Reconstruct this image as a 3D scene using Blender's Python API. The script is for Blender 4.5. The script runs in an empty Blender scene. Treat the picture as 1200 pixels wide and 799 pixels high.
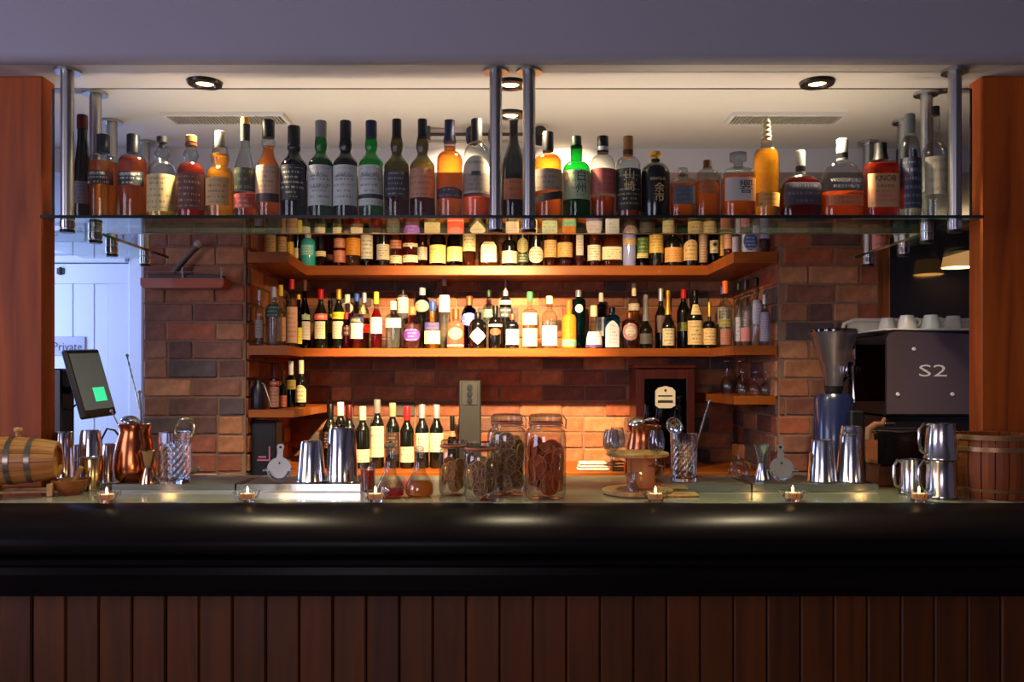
import bpy, math, random
from mathutils import Vector, Matrix
random.seed(7)
PI = math.pi
SC = bpy.context.scene
COL = SC.collection
EYE = 1.45; HZ = 440.0; F = 1000.0          # eye height (m), horizon row, focal length in pixels (1200x799 frame)

# ------------------------------------------------------------------ camera, world, exposure, large lights
cam_d = bpy.data.cameras.new('camera'); cam = bpy.data.objects.new('camera', cam_d); COL.objects.link(cam)
cam.location = (0, 0, EYE); cam.rotation_euler = (PI/2, 0, 0)
cam_d.sensor_width = 36; cam_d.lens = 36*F/1200; cam_d.shift_y = (HZ-399.5)/1200; cam_d.clip_start = .05
SC.camera = cam
w = bpy.data.worlds.new('world'); SC.world = w; w.use_nodes = True
bgn = w.node_tree.nodes['Background']; bgn.inputs[0].default_value = (.30, .32, .45, 1); bgn.inputs[1].default_value = .08
vs = SC.view_settings; vs.view_transform = 'Standard'; vs.look = 'None'; vs.gamma = 1; vs.use_curve_mapping = False; vs.exposure = 0.0
try:
    cy = SC.cycles
    cy.max_bounces = 14; cy.transparent_max_bounces = 48; cy.transmission_bounces = 10; cy.diffuse_bounces = 5; cy.glossy_bounces = 5
    cy.caustics_reflective = False; cy.caustics_refractive = False; cy.sample_clamp_indirect = 4.0; cy.use_denoising = True
except Exception: pass

def light(name, kind, loc, power, color, rot=None, target=None, **kw):
    d = bpy.data.lights.new(name, kind); o = bpy.data.objects.new(name, d); COL.objects.link(o)
    o.location = loc; d.energy = power; d.color = color
    for k, v in kw.items(): setattr(d, k, v)
    if target is not None: o.rotation_euler = (Vector(target)-Vector(loc)).to_track_quat('-Z', 'Y').to_euler()
    elif rot is not None: o.rotation_euler = rot
    return o
WARM = (1.0, .69, .33); NEUT = (1.0, .80, .52); COOL = (.42, .57, 1.0)
# spots on the ceiling track, aimed at the bottles on the brick wall
light('track_spot', 'SPOT', (-.06, 3.078, 2.285), 500, WARM, target=(-.28, 4.45, 1.15), spot_size=math.radians(67), spot_blend=.6, shadow_soft_size=.02)
light('track_spot', 'SPOT', (.10, 3.078, 2.285), 95, WARM, target=(.55, 4.35, 1.78), spot_size=math.radians(70), spot_blend=.7, shadow_soft_size=.02)
light('track_spot', 'SPOT', (-.14, 3.078, 2.285), 80, WARM, target=(-.50, 4.35, 1.78), spot_size=math.radians(70), spot_blend=.7, shadow_soft_size=.02)
# three recessed downlights above the hanging glass shelf
for lx, ly in ((-.936, 2.60), (.93, 2.60), (-.005, 2.61)):
    light('downlight', 'SPOT', (lx, ly, 2.325), 125, NEUT, target=(lx, ly+.02, 0), spot_size=math.radians(125), spot_blend=.8, shadow_soft_size=.03)
# LED tape in the channel along the rear edge of the glass shelf, shining up past the bottles
light('shelf_led', 'AREA', (0, 2.738, 1.930), 9.5, (1.0, .80, .52), rot=(PI, 0, 0), shape='RECTANGLE', size=2.55, size_y=.008)
# cool daylight in the passage by the door (window in the left end wall) and from the street windows of the guest room
light('passage_daylight', 'AREA', (-2.97, 3.8, 1.65), 30, COOL, rot=(0, -PI/2, 0), shape='RECTANGLE', size=1.3, size_y=.9)
light('street_window_light', 'AREA', (-3.14, .35, 1.75), 46, (.78, .75, 1.0), rot=(0, -PI/2, 0), shape='RECTANGLE', size=1.5, size_y=1.9)
light('street_window_light', 'AREA', (-1.2, -2.94, 1.8), 42, (.98, .86, .92), rot=(PI/2, 0, 0), shape='RECTANGLE', size=1.6, size_y=1.4)

# ------------------------------------------------------------------ materials
MC = {}
def nodes(name):
    m = bpy.data.materials.new(name); m.use_nodes = True; nt = m.node_tree
    return m, nt, nt.nodes, nt.links, nt.nodes['Principled BSDF']
def lin(c):
    return tuple(((v/12.92) if v <= .04045 else ((v+.055)/1.055)**2.4) for v in [x/255 for x in c])
def c4(c): return (c[0], c[1], c[2], 1)
def plain(name, rgb, rough=.5, metal=0, coat=0, var=.12, scale=30, bump=0, emit=None, estr=0, spec=.5):
    """rgb in sRGB 0-255; slight procedural noise variation"""
    k = ('plain', name)
    if k in MC: return MC[k]
    m, nt, N, L, b = nodes(name); c = lin(rgb)
    tc = N.new('ShaderNodeTexCoord'); nz = N.new('ShaderNodeTexNoise'); nz.inputs['Scale'].default_value = scale; nz.inputs['Detail'].default_value = 3
    L.new(tc.outputs['Object'], nz.inputs['Vector'])
    mx = N.new('ShaderNodeMix'); mx.data_type = 'RGBA'
    mx.inputs[6].default_value = c4([v*(1-var) for v in c]); mx.inputs[7].default_value = c4([min(1, v*(1+var)) for v in c])
    L.new(nz.outputs['Fac'], mx.inputs[0]); L.new(mx.outputs[2], b.inputs['Base Color'])
    b.inputs['Roughness'].default_value = rough; b.inputs['Metallic'].default_value = metal; b.inputs['Coat Weight'].default_value = coat
    b.inputs['Specular IOR Level'].default_value = spec
    if bump:
        bp = N.new('ShaderNodeBump'); bp.inputs['Strength'].default_value = bump; bp.inputs['Distance'].default_value = .003
        L.new(nz.outputs['Fac'], bp.inputs['Height']); L.new(bp.outputs[0], b.inputs['Normal'])
    if emit: b.inputs['Emission Color'].default_value = c4(lin(emit)); b.inputs['Emission Strength'].default_value = estr
    MC[k] = m; return m
def wood(name, dark, lite, axis='Z', rough=.45, scale=6, coat=.1, rnd=.25, spec=.35):
    k = ('wood', name)
    if k in MC: return MC[k]
    m, nt, N, L, b = nodes(name)
    tc = N.new('ShaderNodeTexCoord'); oi = N.new('ShaderNodeObjectInfo'); mp = N.new('ShaderNodeMapping')
    s = {'X': (.08, 1, 1), 'Y': (1, .08, 1), 'Z': (1, 1, .08)}[axis]; mp.inputs['Scale'].default_value = s
    ad = N.new('ShaderNodeVectorMath'); ad.operation = 'ADD'; sc = N.new('ShaderNodeVectorMath'); sc.operation = 'SCALE'; sc.inputs[0].default_value = (7, 11, 5)
    L.new(oi.outputs['Random'], sc.inputs['Scale']); L.new(tc.outputs['Object'], ad.inputs[0]); L.new(sc.outputs[0], ad.inputs[1]); L.new(ad.outputs[0], mp.inputs['Vector'])
    n1 = N.new('ShaderNodeTexNoise'); n1.inputs['Scale'].default_value = scale*6; n1.inputs['Detail'].default_value = 6; n1.inputs['Distortion'].default_value = .6
    L.new(mp.outputs[0], n1.inputs['Vector'])
    cr = N.new('ShaderNodeValToRGB'); cr.color_ramp.elements[0].position = .3; cr.color_ramp.elements[1].position = .72
    cr.color_ramp.elements[0].color = c4(lin(dark)); cr.color_ramp.elements[1].color = c4(lin(lite)); L.new(n1.outputs['Fac'], cr.inputs[0])
    hs = N.new('ShaderNodeHueSaturation'); ma = N.new('ShaderNodeMath'); ma.operation = 'MULTIPLY_ADD'; ma.inputs[1].default_value = rnd*2; ma.inputs[2].default_value = 1-rnd
    L.new(oi.outputs['Random'], ma.inputs[0]); L.new(ma.outputs[0], hs.inputs['Value']); L.new(cr.outputs[0], hs.inputs['Color']); L.new(hs.outputs[0], b.inputs['Base Color'])
    b.inputs['Roughness'].default_value = rough; b.inputs['Coat Weight'].default_value = coat; b.inputs['Specular IOR Level'].default_value = spec
    bp = N.new('ShaderNodeBump'); bp.inputs['Strength'].default_value = .15; bp.inputs['Distance'].default_value = .001; L.new(n1.outputs['Fac'], bp.inputs['Height']); L.new(bp.outputs[0], b.inputs['Normal'])
    MC[k] = m; return m
def brick_mat(name, cols):
    k = ('brick', name)
    if k in MC: return MC[k]
    m, nt, N, L, b = nodes(name)
    oi = N.new('ShaderNodeObjectInfo'); cr = N.new('ShaderNodeValToRGB'); cr.color_ramp.interpolation = 'CONSTANT'
    els = cr.color_ramp.elements
    for i, c in enumerate(cols):
        e = els[i] if i < 2 else els.new(i/len(cols))
        e.position = i/len(cols); e.color = c4(lin(c))
    L.new(oi.outputs['Random'], cr.inputs[0])
    tc = N.new('ShaderNodeTexCoord'); n1 = N.new('ShaderNodeTexNoise'); n1.inputs['Scale'].default_value = 22; n1.inputs['Detail'].default_value = 6
    L.new(tc.outputs['Object'], n1.inputs['Vector'])
    r2 = N.new('ShaderNodeMapRange'); r2.inputs[1].default_value = .3; r2.inputs[2].default_value = .75; r2.inputs[3].default_value = .62; r2.inputs[4].default_value = 1.35
    L.new(n1.outputs['Fac'], r2.inputs[0])
    mu = N.new('ShaderNodeVectorMath'); mu.operation = 'SCALE'; L.new(cr.outputs[0], mu.inputs[0]); L.new(r2.outputs[0], mu.inputs['Scale']); L.new(mu.outputs[0], b.inputs['Base Color'])
    n2 = N.new('ShaderNodeTexNoise'); n2.inputs['Scale'].default_value = 90; n2.inputs['Detail'].default_value = 4; L.new(tc.outputs['Object'], n2.inputs['Vector'])
    bp = N.new('ShaderNodeBump'); bp.inputs['Strength'].default_value = .5; bp.inputs['Distance'].default_value = .004; L.new(n2.outputs['Fac'], bp.inputs['Height']); L.new(bp.outputs[0], b.inputs['Normal'])
    b.inputs['Roughness'].default_value = .75
    MC[k] = m; return m
def schlick(N, L, f0, k):
    lw = N.new('ShaderNodeLayerWeight'); lw.inputs['Blend'].default_value = .5
    p = N.new('ShaderNodeMath'); p.operation = 'POWER'; p.inputs[1].default_value = 5; L.new(lw.outputs['Facing'], p.inputs[0])
    q = N.new('ShaderNodeMath'); q.operation = 'MULTIPLY_ADD'; q.use_clamp = True; q.inputs[1].default_value = .95*min(k, 1.05); q.inputs[2].default_value = f0; L.new(p.outputs[0], q.inputs[0]); return q.outputs[0]
def glass(name, tint, edge=.45, refl=1.0, rough=.02):
    """thin-walled glass: tinted see-through with Fresnel reflection, denser where seen edge-on (longer path)"""
    k = ('glass', name)
    if k in MC: return MC[k]
    m, nt, N, L, b = nodes(name); N.remove(b); out = N['Material Output']
    t = lin(tint); tr = N.new('ShaderNodeBsdfTransparent'); gl = N.new('ShaderNodeBsdfGlossy'); gl.inputs['Roughness'].default_value = rough
    lw = N.new('ShaderNodeLayerWeight'); lw.inputs['Blend'].default_value = .35
    mx = N.new('ShaderNodeMix'); mx.data_type = 'RGBA'; mx.inputs[6].default_value = c4(t); mx.inputs[7].default_value = c4([v*edge for v in t]); L.new(lw.outputs['Facing'], mx.inputs[0]); L.new(mx.outputs[2], tr.inputs['Color'])
    mm = schlick(N, L, .04*refl, refl)
    ms = N.new('ShaderNodeMixShader'); L.new(mm, ms.inputs[0]); L.new(tr.outputs[0], ms.inputs[1]); L.new(gl.outputs[0], ms.inputs[2]); L.new(ms.outputs[0], out.inputs['Surface'])
    MC[k] = m; return m
def crystal(name, tint):
    k = ('crystal', name)
    if k in MC: return MC[k]
    m, nt, N, L, b = nodes(name); b.inputs['Base Color'].default_value = c4(lin(tint)); b.inputs['Roughness'].default_value = .01; b.inputs['IOR'].default_value = 1.48; b.inputs['Transmission Weight'].default_value = 1
    MC[k] = m; return m
def liquid(name, rgb, scatter=.14):
    """clear coloured spirit: tinted see-through (deeper at the rim), glossy meniscus, a little scattering"""
    k = ('liq', name)
    if k in MC: return MC[k]
    m, nt, N, L, b = nodes(name); N.remove(b); out = N['Material Output']; c = lin(rgb); q = [v**.5 for v in c]
    tr = N.new('ShaderNodeBsdfTransparent'); lw = N.new('ShaderNodeLayerWeight'); lw.inputs['Blend'].default_value = .4
    mx = N.new('ShaderNodeMix'); mx.data_type = 'RGBA'; mx.inputs[6].default_value = c4(q); mx.inputs[7].default_value = c4([v*v*.6 for v in q]); L.new(lw.outputs['Facing'], mx.inputs[0]); L.new(mx.outputs[2], tr.inputs['Color'])
    tl = N.new('ShaderNodeBsdfTranslucent'); tl.inputs[0].default_value = c4(c); df = N.new('ShaderNodeBsdfDiffuse'); tc = N.new('ShaderNodeTexCoord'); nz = N.new('ShaderNodeTexNoise'); nz.inputs['Scale'].default_value = 25
    L.new(tc.outputs['Object'], nz.inputs['Vector']); m3 = N.new('ShaderNodeMix'); m3.data_type = 'RGBA'; m3.inputs[6].default_value = c4([v*.8 for v in c]); m3.inputs[7].default_value = c4(c); L.new(nz.outputs['Fac'], m3.inputs[0]); L.new(m3.outputs[2], df.inputs[0])
    m2 = N.new('ShaderNodeMixShader'); m2.inputs[0].default_value = .4; L.new(tl.outputs[0], m2.inputs[1]); L.new(df.outputs[0], m2.inputs[2])
    ms = N.new('ShaderNodeMixShader'); ms.inputs[0].default_value = scatter; L.new(tr.outputs[0], ms.inputs[1]); L.new(m2.outputs[0], ms.inputs[2])
    gl = N.new('ShaderNodeBsdfGlossy'); gl.inputs['Roughness'].default_value = .03
    m4 = N.new('ShaderNodeMixShader'); L.new(schlick(N, L, .02, 1), m4.inputs[0]); L.new(ms.outputs[0], m4.inputs[1]); L.new(gl.outputs[0], m4.inputs[2]); L.new(m4.outputs[0], out.inputs['Surface'])
    MC[k] = m; return m
def printed(paper, ink, rows=6, dens=.5, seed=0.0):
    """label paper with lines of small print laid out on the label's own UV square"""
    k = ('print', paper, ink, rows, dens, seed)
    if k in MC: return MC[k]
    m, nt, N, L, b = nodes('printed_label')
    uv = N.new('ShaderNodeTexCoord'); sp = N.new('ShaderNodeSeparateXYZ'); L.new(uv.outputs['UV'], sp.inputs[0])
    def M(op, a, bb=None, c=None):
        n = N.new('ShaderNodeMath'); n.operation = op
        for i, v in enumerate((a, bb, c)):
            if v is None: continue
            if isinstance(v, (int, float)): n.inputs[i].default_value = v
            else: L.new(v, n.inputs[i])
        return n.outputs[0]
    u, v = sp.outputs[0], sp.outputs[1]
    vr = M('MULTIPLY', v, rows); row = M('FLOOR', vr); fr = M('FRACT', vr)
    inrow = M('LESS_THAN', M('ABSOLUTE', M('SUBTRACT', fr, .5)), .2)
    cx = N.new('ShaderNodeCombineXYZ'); L.new(M('MULTIPLY', u, 24.0), cx.inputs[0]); L.new(M('MULTIPLY_ADD', row, 7.3, seed), cx.inputs[1])
    nz = N.new('ShaderNodeTexNoise'); nz.inputs['Scale'].default_value = 1.3; nz.inputs['Detail'].default_value = 1; L.new(cx.outputs[0], nz.inputs['Vector'])
    word = M('LESS_THAN', nz.outputs['Fac'], dens)
    wl = N.new('ShaderNodeTexWhiteNoise'); wl.noise_dimensions = '1D'; L.new(M('ADD', row, seed), wl.inputs['W'])
    marg = M('LESS_THAN', M('ABSOLUTE', M('SUBTRACT', u, .5)), M('MULTIPLY_ADD', wl.outputs['Value'], .25, .17))
    mv = M('LESS_THAN', M('ABSOLUTE', M('SUBTRACT', v, .5)), .42)
    fac = M('MULTIPLY', M('MULTIPLY', inrow, word), M('MULTIPLY', marg, mv))
    mx = N.new('ShaderNodeMix'); mx.data_type = 'RGBA'; mx.inputs[6].default_value = c4(lin(paper)); mx.inputs[7].default_value = c4([p*.35+i*.65 for p, i in zip(lin(paper), lin(ink))]); L.new(fac, mx.inputs[0])
    L.new(mx.outputs[2], b.inputs['Base Color']); b.inputs['Roughness'].default_value = .55
    MC[k] = m; return m
STEEL = plain('polished_steel', (205, 205, 208), .14, 1, var=.04, scale=12)
BRUSHED = plain('brushed_steel', (170, 168, 165), .3, 1, var=.08, scale=60)
BLACK = plain('black_plastic', (14, 14, 17), .35)
SATIN = plain('satin_black', (10, 9, 12), .22, coat=.3)

# ------------------------------------------------------------------ mesh helpers
def mk(name, verts, faces, mat, parent=None, smooth=True, uvs=None, loc=None, rot=None):
    me = bpy.data.meshes.new(name); me.from_pydata([tuple(v) for v in verts], [], faces); me.update()
    if smooth:
        for p in me.polygons: p.use_smooth = True
        if smooth != 'all':
            try: me.set_sharp_from_angle(angle=math.radians(38))
            except Exception: pass
    if uvs:
        ul = me.uv_layers.new(name='UVMap')
        for lp in me.loops: ul.data[lp.index].uv = uvs[lp.vertex_index]
    me.materials.append(mat)
    o = bpy.data.objects.new(name, me); COL.objects.link(o)
    if parent: o.parent = parent
    if loc: o.location = loc
    if rot: o.rotation_euler = rot
    return o
def tag(o, label, cat, group=None):
    o['label'] = label; o['category'] = cat
    if group: o['group'] = group
    return o
def thing(name, label, cat, loc=(0, 0, 0), rot=None, group=None):
    o = bpy.data.objects.new(name, None); o.empty_display_size = .05; COL.objects.link(o); o.location = loc
    if rot: o.rotation_euler = rot
    return tag(o, label, cat, group)
def struct(o): o['kind'] = 'structure'; return o
class G:
    """geometry collector: boxes, lathes, tubes joined into one part"""
    def __init__(s): s.v = []; s.f = []
    def add(s, v, f):
        b = len(s.v); s.v += [tuple(x) for x in v]; s.f += [tuple(i+b for i in q) for q in f]; return s
    def box(s, x0, x1, y0, y1, z0, z1, bev=0):
        if bev <= 0:
            v = [(x, y, z) for z in (z0, z1) for y in (y0, y1) for x in (x0, x1)]
            return s.add(v, [(0, 2, 3, 1), (4, 5, 7, 6), (0, 1, 5, 4), (2, 6, 7, 3), (0, 4, 6, 2), (1, 3, 7, 5)])
        b = min(bev, (x1-x0)/2.01, (y1-y0)/2.01, (z1-z0)/2.01); xs, ys, zs = (x0, x1), (y0, y1), (z0, z1); v = []; idx = {}
        for i in (0, 1):
            for j in (0, 1):
                for k in (0, 1):
                    sx, sy, sz = (1-2*i)*b, (1-2*j)*b, (1-2*k)*b
                    for a in range(3):
                        idx[i, j, k, a] = len(v)
                        v.append((xs[i]+(0 if a == 0 else sx), ys[j]+(0 if a == 1 else sy), zs[k]+(0 if a == 2 else sz)))
        f = []
        for a, order in ((0, lambda t, p, q: (t, p, q)), (1, lambda t, p, q: (p, t, q)), (2, lambda t, p, q: (p, q, t))):
            for t in (0, 1): f.append(tuple(idx[order(t, p, q)+(a,)] for p, q in ((0, 0), (0, 1), (1, 1), (1, 0))))
        for i in (0, 1):
            for j in (0, 1):
                f.append((idx[i, j, 0, 0], idx[i, j, 1, 0], idx[i, j, 1, 1], idx[i, j, 0, 1]))
                f.append((idx[i, 0, j, 0], idx[i, 1, j, 0], idx[i, 1, j, 2], idx[i, 0, j, 2]))
                f.append((idx[0, i, j, 1], idx[1, i, j, 1], idx[1, i, j, 2], idx[0, i, j, 2]))
                for k in (0, 1): f.append((idx[i, j, k, 0], idx[i, j, k, 1], idx[i, j, k, 2]))
        return s.add(v, f)
    def lathe(s, prof, seg=24, c=(0, 0, 0), n=2.0, asp=1.0, axis='Z', phase=0, close=True):
        v = []; f = []; R = len(prof)
        for r, z in prof:
            for j in range(seg):
                t = 2*PI*j/seg+phase; x, y = sect(t, r, n, asp)
                v.append((x, y, z))
        for i in range(R-1):
            for j in range(seg):
                k = (j+1) % seg; f.append((i*seg+j, i*seg+k, (i+1)*seg+k, (i+1)*seg+j))
        if close:
            if prof[0][0] > 1e-6: f.append(tuple(reversed(range(seg))))
            if prof[-1][0] > 1e-6: f.append(tuple(range((R-1)*seg, R*seg)))
        if axis == 'X': v = [(z, y, -x) for x, y, z in v]
        if axis == 'Y': v = [(x, z, -y) for x, y, z in v]
        return s.add([(a+c[0], b+c[1], d+c[2]) for a, b, d in v], f)
    def tube(s, pts, r, seg=8, cap=True):
        pts = [Vector(p) for p in pts]; v = []; f = []; n = len(pts); up = None
        for i, p in enumerate(pts):
            t = (pts[min(i+1, n-1)]-pts[max(i-1, 0)]).normalized()
            if up is None: up = t.orthogonal().normalized()
            up = (up-t*up.dot(t)); up = up.normalized() if up.length > 1e-6 else t.orthogonal().normalized()
            bi = t.cross(up); rr = r[i] if isinstance(r, (list, tuple)) else r
            for j in range(seg): a = 2*PI*j/seg; v.append(p+(up*math.cos(a)+bi*math.sin(a))*rr)
        for i in range(n-1):
            for j in range(seg): k = (j+1) % seg; f.append((i*seg+j, i*seg+k, (i+1)*seg+k, (i+1)*seg+j))
        if cap: f.append(tuple(reversed(range(seg)))); f.append(tuple(range((n-1)*seg, n*seg)))
        return s.add(v, f)
    def torus(s, R, r, c=(0, 0, 0), seg=24, ss=8, axis='Z', sc=(1, 1)):
        v = []; f = []
        for i in range(seg):
            a = 2*PI*i/seg
            for j in range(ss):
                b = 2*PI*j/ss; q = R+r*math.cos(b); v.append((q*math.cos(a)*sc[0], q*math.sin(a)*sc[1], r*math.sin(b)))
        for i in range(seg):
            for j in range(ss):
                k = (i+1) % seg; l = (j+1) % ss; f.append((i*ss+j, k*ss+j, k*ss+l, i*ss+l))
        if axis == 'X': v = [(z, x, y) for x, y, z in v]
        if axis == 'Y': v = [(x, z, y) for x, y, z in v]
        return s.add([(a+c[0], b+c[1], d+c[2]) for a, b, d in v], f)
    def prism(s, poly, y0, y1, axis='Y'):
        n = len(poly); v = [(x, y0, z) for x, z in poly]+[(x, y1, z) for x, z in poly]
        if axis == 'X': v = [(y, x, z) for x, y, z in v]
        if axis == 'Z': v = [(x, z, y) for x, y, z in v]
        return s.add(v, [tuple(range(n)), tuple(reversed(range(n, 2*n)))]+[(i, n+i, n+(i+1) % n, (i+1) % n) for i in range(n)])
    def xf(s, m):
        s.v = [tuple(m @ Vector(p)) for p in s.v]; return s
    def build(s, name, mat, parent=None, smooth=True, loc=None, rot=None, **k):
        return mk(name, s.v, s.f, mat, parent, smooth, None, loc, rot)
def sect(t, r, n=2.0, asp=1.0):
    """superellipse section; t = -pi/2 looks at the camera (-Y)"""
    c, q = math.cos(t), math.sin(t)
    if n == 2.0: return r*c, r*q*asp
    k = (abs(c)**n+abs(q)**n)**(-1.0/n)
    return r*c*k, r*q*k*asp
def zz(py, d): return EYE+(HZ-py)*d/F
def xx(px, d): return (px-600)*d/F
def text_mesh(txt, size, align='CENTER'):
    cu = bpy.data.curves.new('lettering', 'FONT'); cu.body = txt; cu.size = size; cu.align_x = align; cu.align_y = 'CENTER'; cu.resolution_u = 2
    o = bpy.data.objects.new('lettering', cu); COL.objects.link(o)
    dg = bpy.context.evaluated_depsgraph_get(); dg.update(); me = bpy.data.meshes.new_from_object(o.evaluated_get(dg)); bpy.data.objects.remove(o); bpy.data.curves.remove(cu)
    return me
def lettering(txt, size, mat, parent, loc=(0, 0, 0), rot=(PI/2, 0, 0), width=None):
    me = text_mesh(txt, size)
    if width and me.vertices:
        xs = [v.co.x for v in me.vertices]; k = width/max(1e-6, max(xs)-min(xs))
        for v in me.vertices: v.co.x *= k
    me.materials.clear(); me.materials.append(mat)
    o = bpy.data.objects.new('lettering', me); COL.objects.link(o); o.parent = parent; o.location = loc; o.rotation_euler = rot
    return o
# ------------------------------------------------------------------ the setting
CEIL = 2.345; CT = 1.115                          # soffit height, bar top height
PAINT = plain('soffit_paint', (196, 192, 196), .7, var=.04, scale=4)
PAINT_L = plain('dropped_soffit_paint', (170, 168, 186), .7, var=.04, scale=4)
PAINT_D = plain('wall_paint', (150, 146, 158), .8, var=.05, scale=4)
WHITE_P = plain('door_paint', (216, 222, 236), .4, var=.03, scale=5)
MORTAR = plain('mortar', (138, 108, 88), .9, var=.25, scale=60, bump=.4)
FLOOR = wood('floor_boards', (52, 34, 22), (84, 58, 38), 'Y', .4)
def sbox(name, x0, x1, y0, y1, z0, z1, mat, bev=0, parent=None):
    o = G().box(x0, x1, y0, y1, z0, z1, bev).build(name, mat, parent, False)
    return o if parent else struct(o)
sbox('floor', -3.3, 3.3, -3.1, 4.7, -.1, 0, FLOOR)
sbox('ceiling', -3.3, 3.3, 2.46, 3.36, CEIL, 2.62, PAINT)                 # lit soffit over the hanging shelf
sbox('ceiling', -3.2, 3.2, 3.36, 4.70, 2.25, 2.62, PAINT_L)               # dropped part behind it
g = G(); rr = .035                                                         # bulkhead with a rounded lower edge
poly = [(2.46, 2.62+.35), (2.42, 2.62+.35)]+[(2.42+rr-rr*math.cos(a), CEIL+rr-rr*math.sin(a)) for a in [i*PI/12 for i in range(7)]]+[(2.46, CEIL)]
g.prism(poly, -3.3, 3.3, 'X'); struct(g.build('wall_bulkhead', plain('bulkhead_paint', (150, 146, 156), .75, var=.04, scale=3)))
sbox('ceiling', -3.3, 3.3, -3.1, 2.42, 2.85, 2.97, PAINT_D)
WNL = sbox('wall_left', -3.3, -3.2, -3.1, 4.7, 0, 2.97, PAINT_D)
sbox('wall_right', 3.2, 3.3, -3.1, 4.7, 0, 2.97, PAINT_D)
sbox('wall_rear', -3.2, 3.2, -3.1, -3.0, 0, 2.97, PAINT_D)
# street windows of the guest room (behind the camera) and the passage window, panes lit by daylight
SKYP = plain('daylit_pane', (200, 210, 240), .2, emit=(150, 170, 235), estr=.9, var=.05, scale=3)
def window(n, x0, x1, y0, y1, z0, z1, ax):
    g = G(); t = .05
    if ax == 'X':
        for a, b, c, d in ((y0-t, y0, z0-t, z1+t), (y1, y1+t, z0-t, z1+t), (y0, y1, z0-t, z0), (y0, y1, z1, z1+t), ((y0+y1)/2-.02, (y0+y1)/2+.02, z0, z1), (y0, y1, (z0+z1)/2-.02, (z0+z1)/2+.02)): g.box(x0, x1, a, b, c, d)
    else:
        for a, b, c, d in ((x0-t, x0, z0-t, z1+t), (x1, x1+t, z0-t, z1+t), (x0, x1, z0-t, z0), (x0, x1, z1, z1+t), ((x0+x1)/2-.02, (x0+x1)/2+.02, z0, z1), (x0, x1, (z0+z1)/2-.02, (z0+z1)/2+.02)): g.box(a, b, y0, y1, c, d)
    o = struct(g.build('window_%d' % n, WHITE_P, None, False))
    if ax == 'X': G().box(x0+.002, x0+.012, y0, y1, z0, z1).build('pane', SKYP, o, False)
    else: G().box(x0, x1, y0+.002, y0+.012, z0, z1).build('pane', SKYP, o, False)
window(1, -3.2, -3.16, -.6, 1.3, 1.0, 2.5, 'X'); window(2, -1.9, -.5, -3.0, -2.96, 1.1, 2.5, 'Y'); window(3, -3.2, -3.16, 3.4, 4.2, 1.1, 2.15, 'X')

# brick walls: mortar core plus single bricks
BR = brick_mat('clay_brick', [(164, 100, 66), (146, 82, 56), (176, 116, 76), (126, 74, 56), (156, 104, 74), (106, 72, 62), (166, 90, 58), (92, 76, 72), (186, 128, 88), (136, 88, 66)])
bshare = {}
def brick(w, h, dep, seed):
    k = (round(w, 3), seed)
    if k not in bshare:
        rnd = random.Random(seed); g = G().box(-w/2, w/2, -dep, dep*.4, -h/2, h/2, .004)
        v = [(x+rnd.uniform(-.002, .002), y+rnd.uniform(-.0025, .0025), z+rnd.uniform(-.0025, .0025)) for x, y, z in g.v]
        me = bpy.data.meshes.new('brick'); me.from_pydata(v, [], g.f); me.update()
        me.materials.append(BR); bshare[k] = me
    return bshare[k]
CH, BL, JT = .0825, .222, .010
def lay(parent, x0, x1, z0, z1, yface, off=0.0, rotz=0.0, swap=None):
    """courses of bricks on a face at depth yface between x0 and x1 (swap: run along Y at x=swap)"""
    i = 0; z = z0
    while z+CH <= z1+1e-6:
        x = x0-((i % 2)*BL/2+off+random.uniform(0, .015)); 
        while x < x1-.02:
            a, b = max(x, x0), min(x+BL, x1); x += BL
            if random.random() < .12 and b-a > .2:      # a pair of headers
                segs = [(a, (a+b)/2), ((a+b)/2, b)]
            else: segs = [(a, b)]
            for a, b in segs:
                if b-a < .03: continue
                o = bpy.data.objects.new('brick', brick(b-a-JT, CH-JT, .008, random.randrange(5))); COL.objects.link(o); o.parent = parent
                pr = random.uniform(-.003, .004)
                if swap is None: o.location = ((a+b)/2, yface+pr, z+CH/2)
                else: o.location = (swap+(pr if rotz > 0 else -pr), (a+b)/2, z+CH/2); o.rotation_euler = (0, 0, rotz)
        z += CH; i += 1
YW, YP = 4.5, 3.75
wb = sbox('wall_back', -1.17, 1.17, YW, 4.62, 0, 2.25, MORTAR); lay(wb, -1.17, 1.17, .985, 2.24, YW)
pl = sbox('wall_pier_left', -1.62, -1.17, YP, 4.62, 0, 2.25, MORTAR); lay(pl, -1.62, -1.17, .86, 2.24, YP, .0)
lay(pl, YP+.005, YW, .94, 2.10, 0, .06, PI/2, -1.17)
pr_ = sbox('wall_pier_right', 1.17, 1.61, YP, 4.62, 0, 2.25, MORTAR); lay(pr_, 1.17, 1.61, .86, 2.24, YP, .08)
lay(pr_, YP+.005, YW, .94, 2.10, 0, .02, -PI/2, 1.17)

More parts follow.
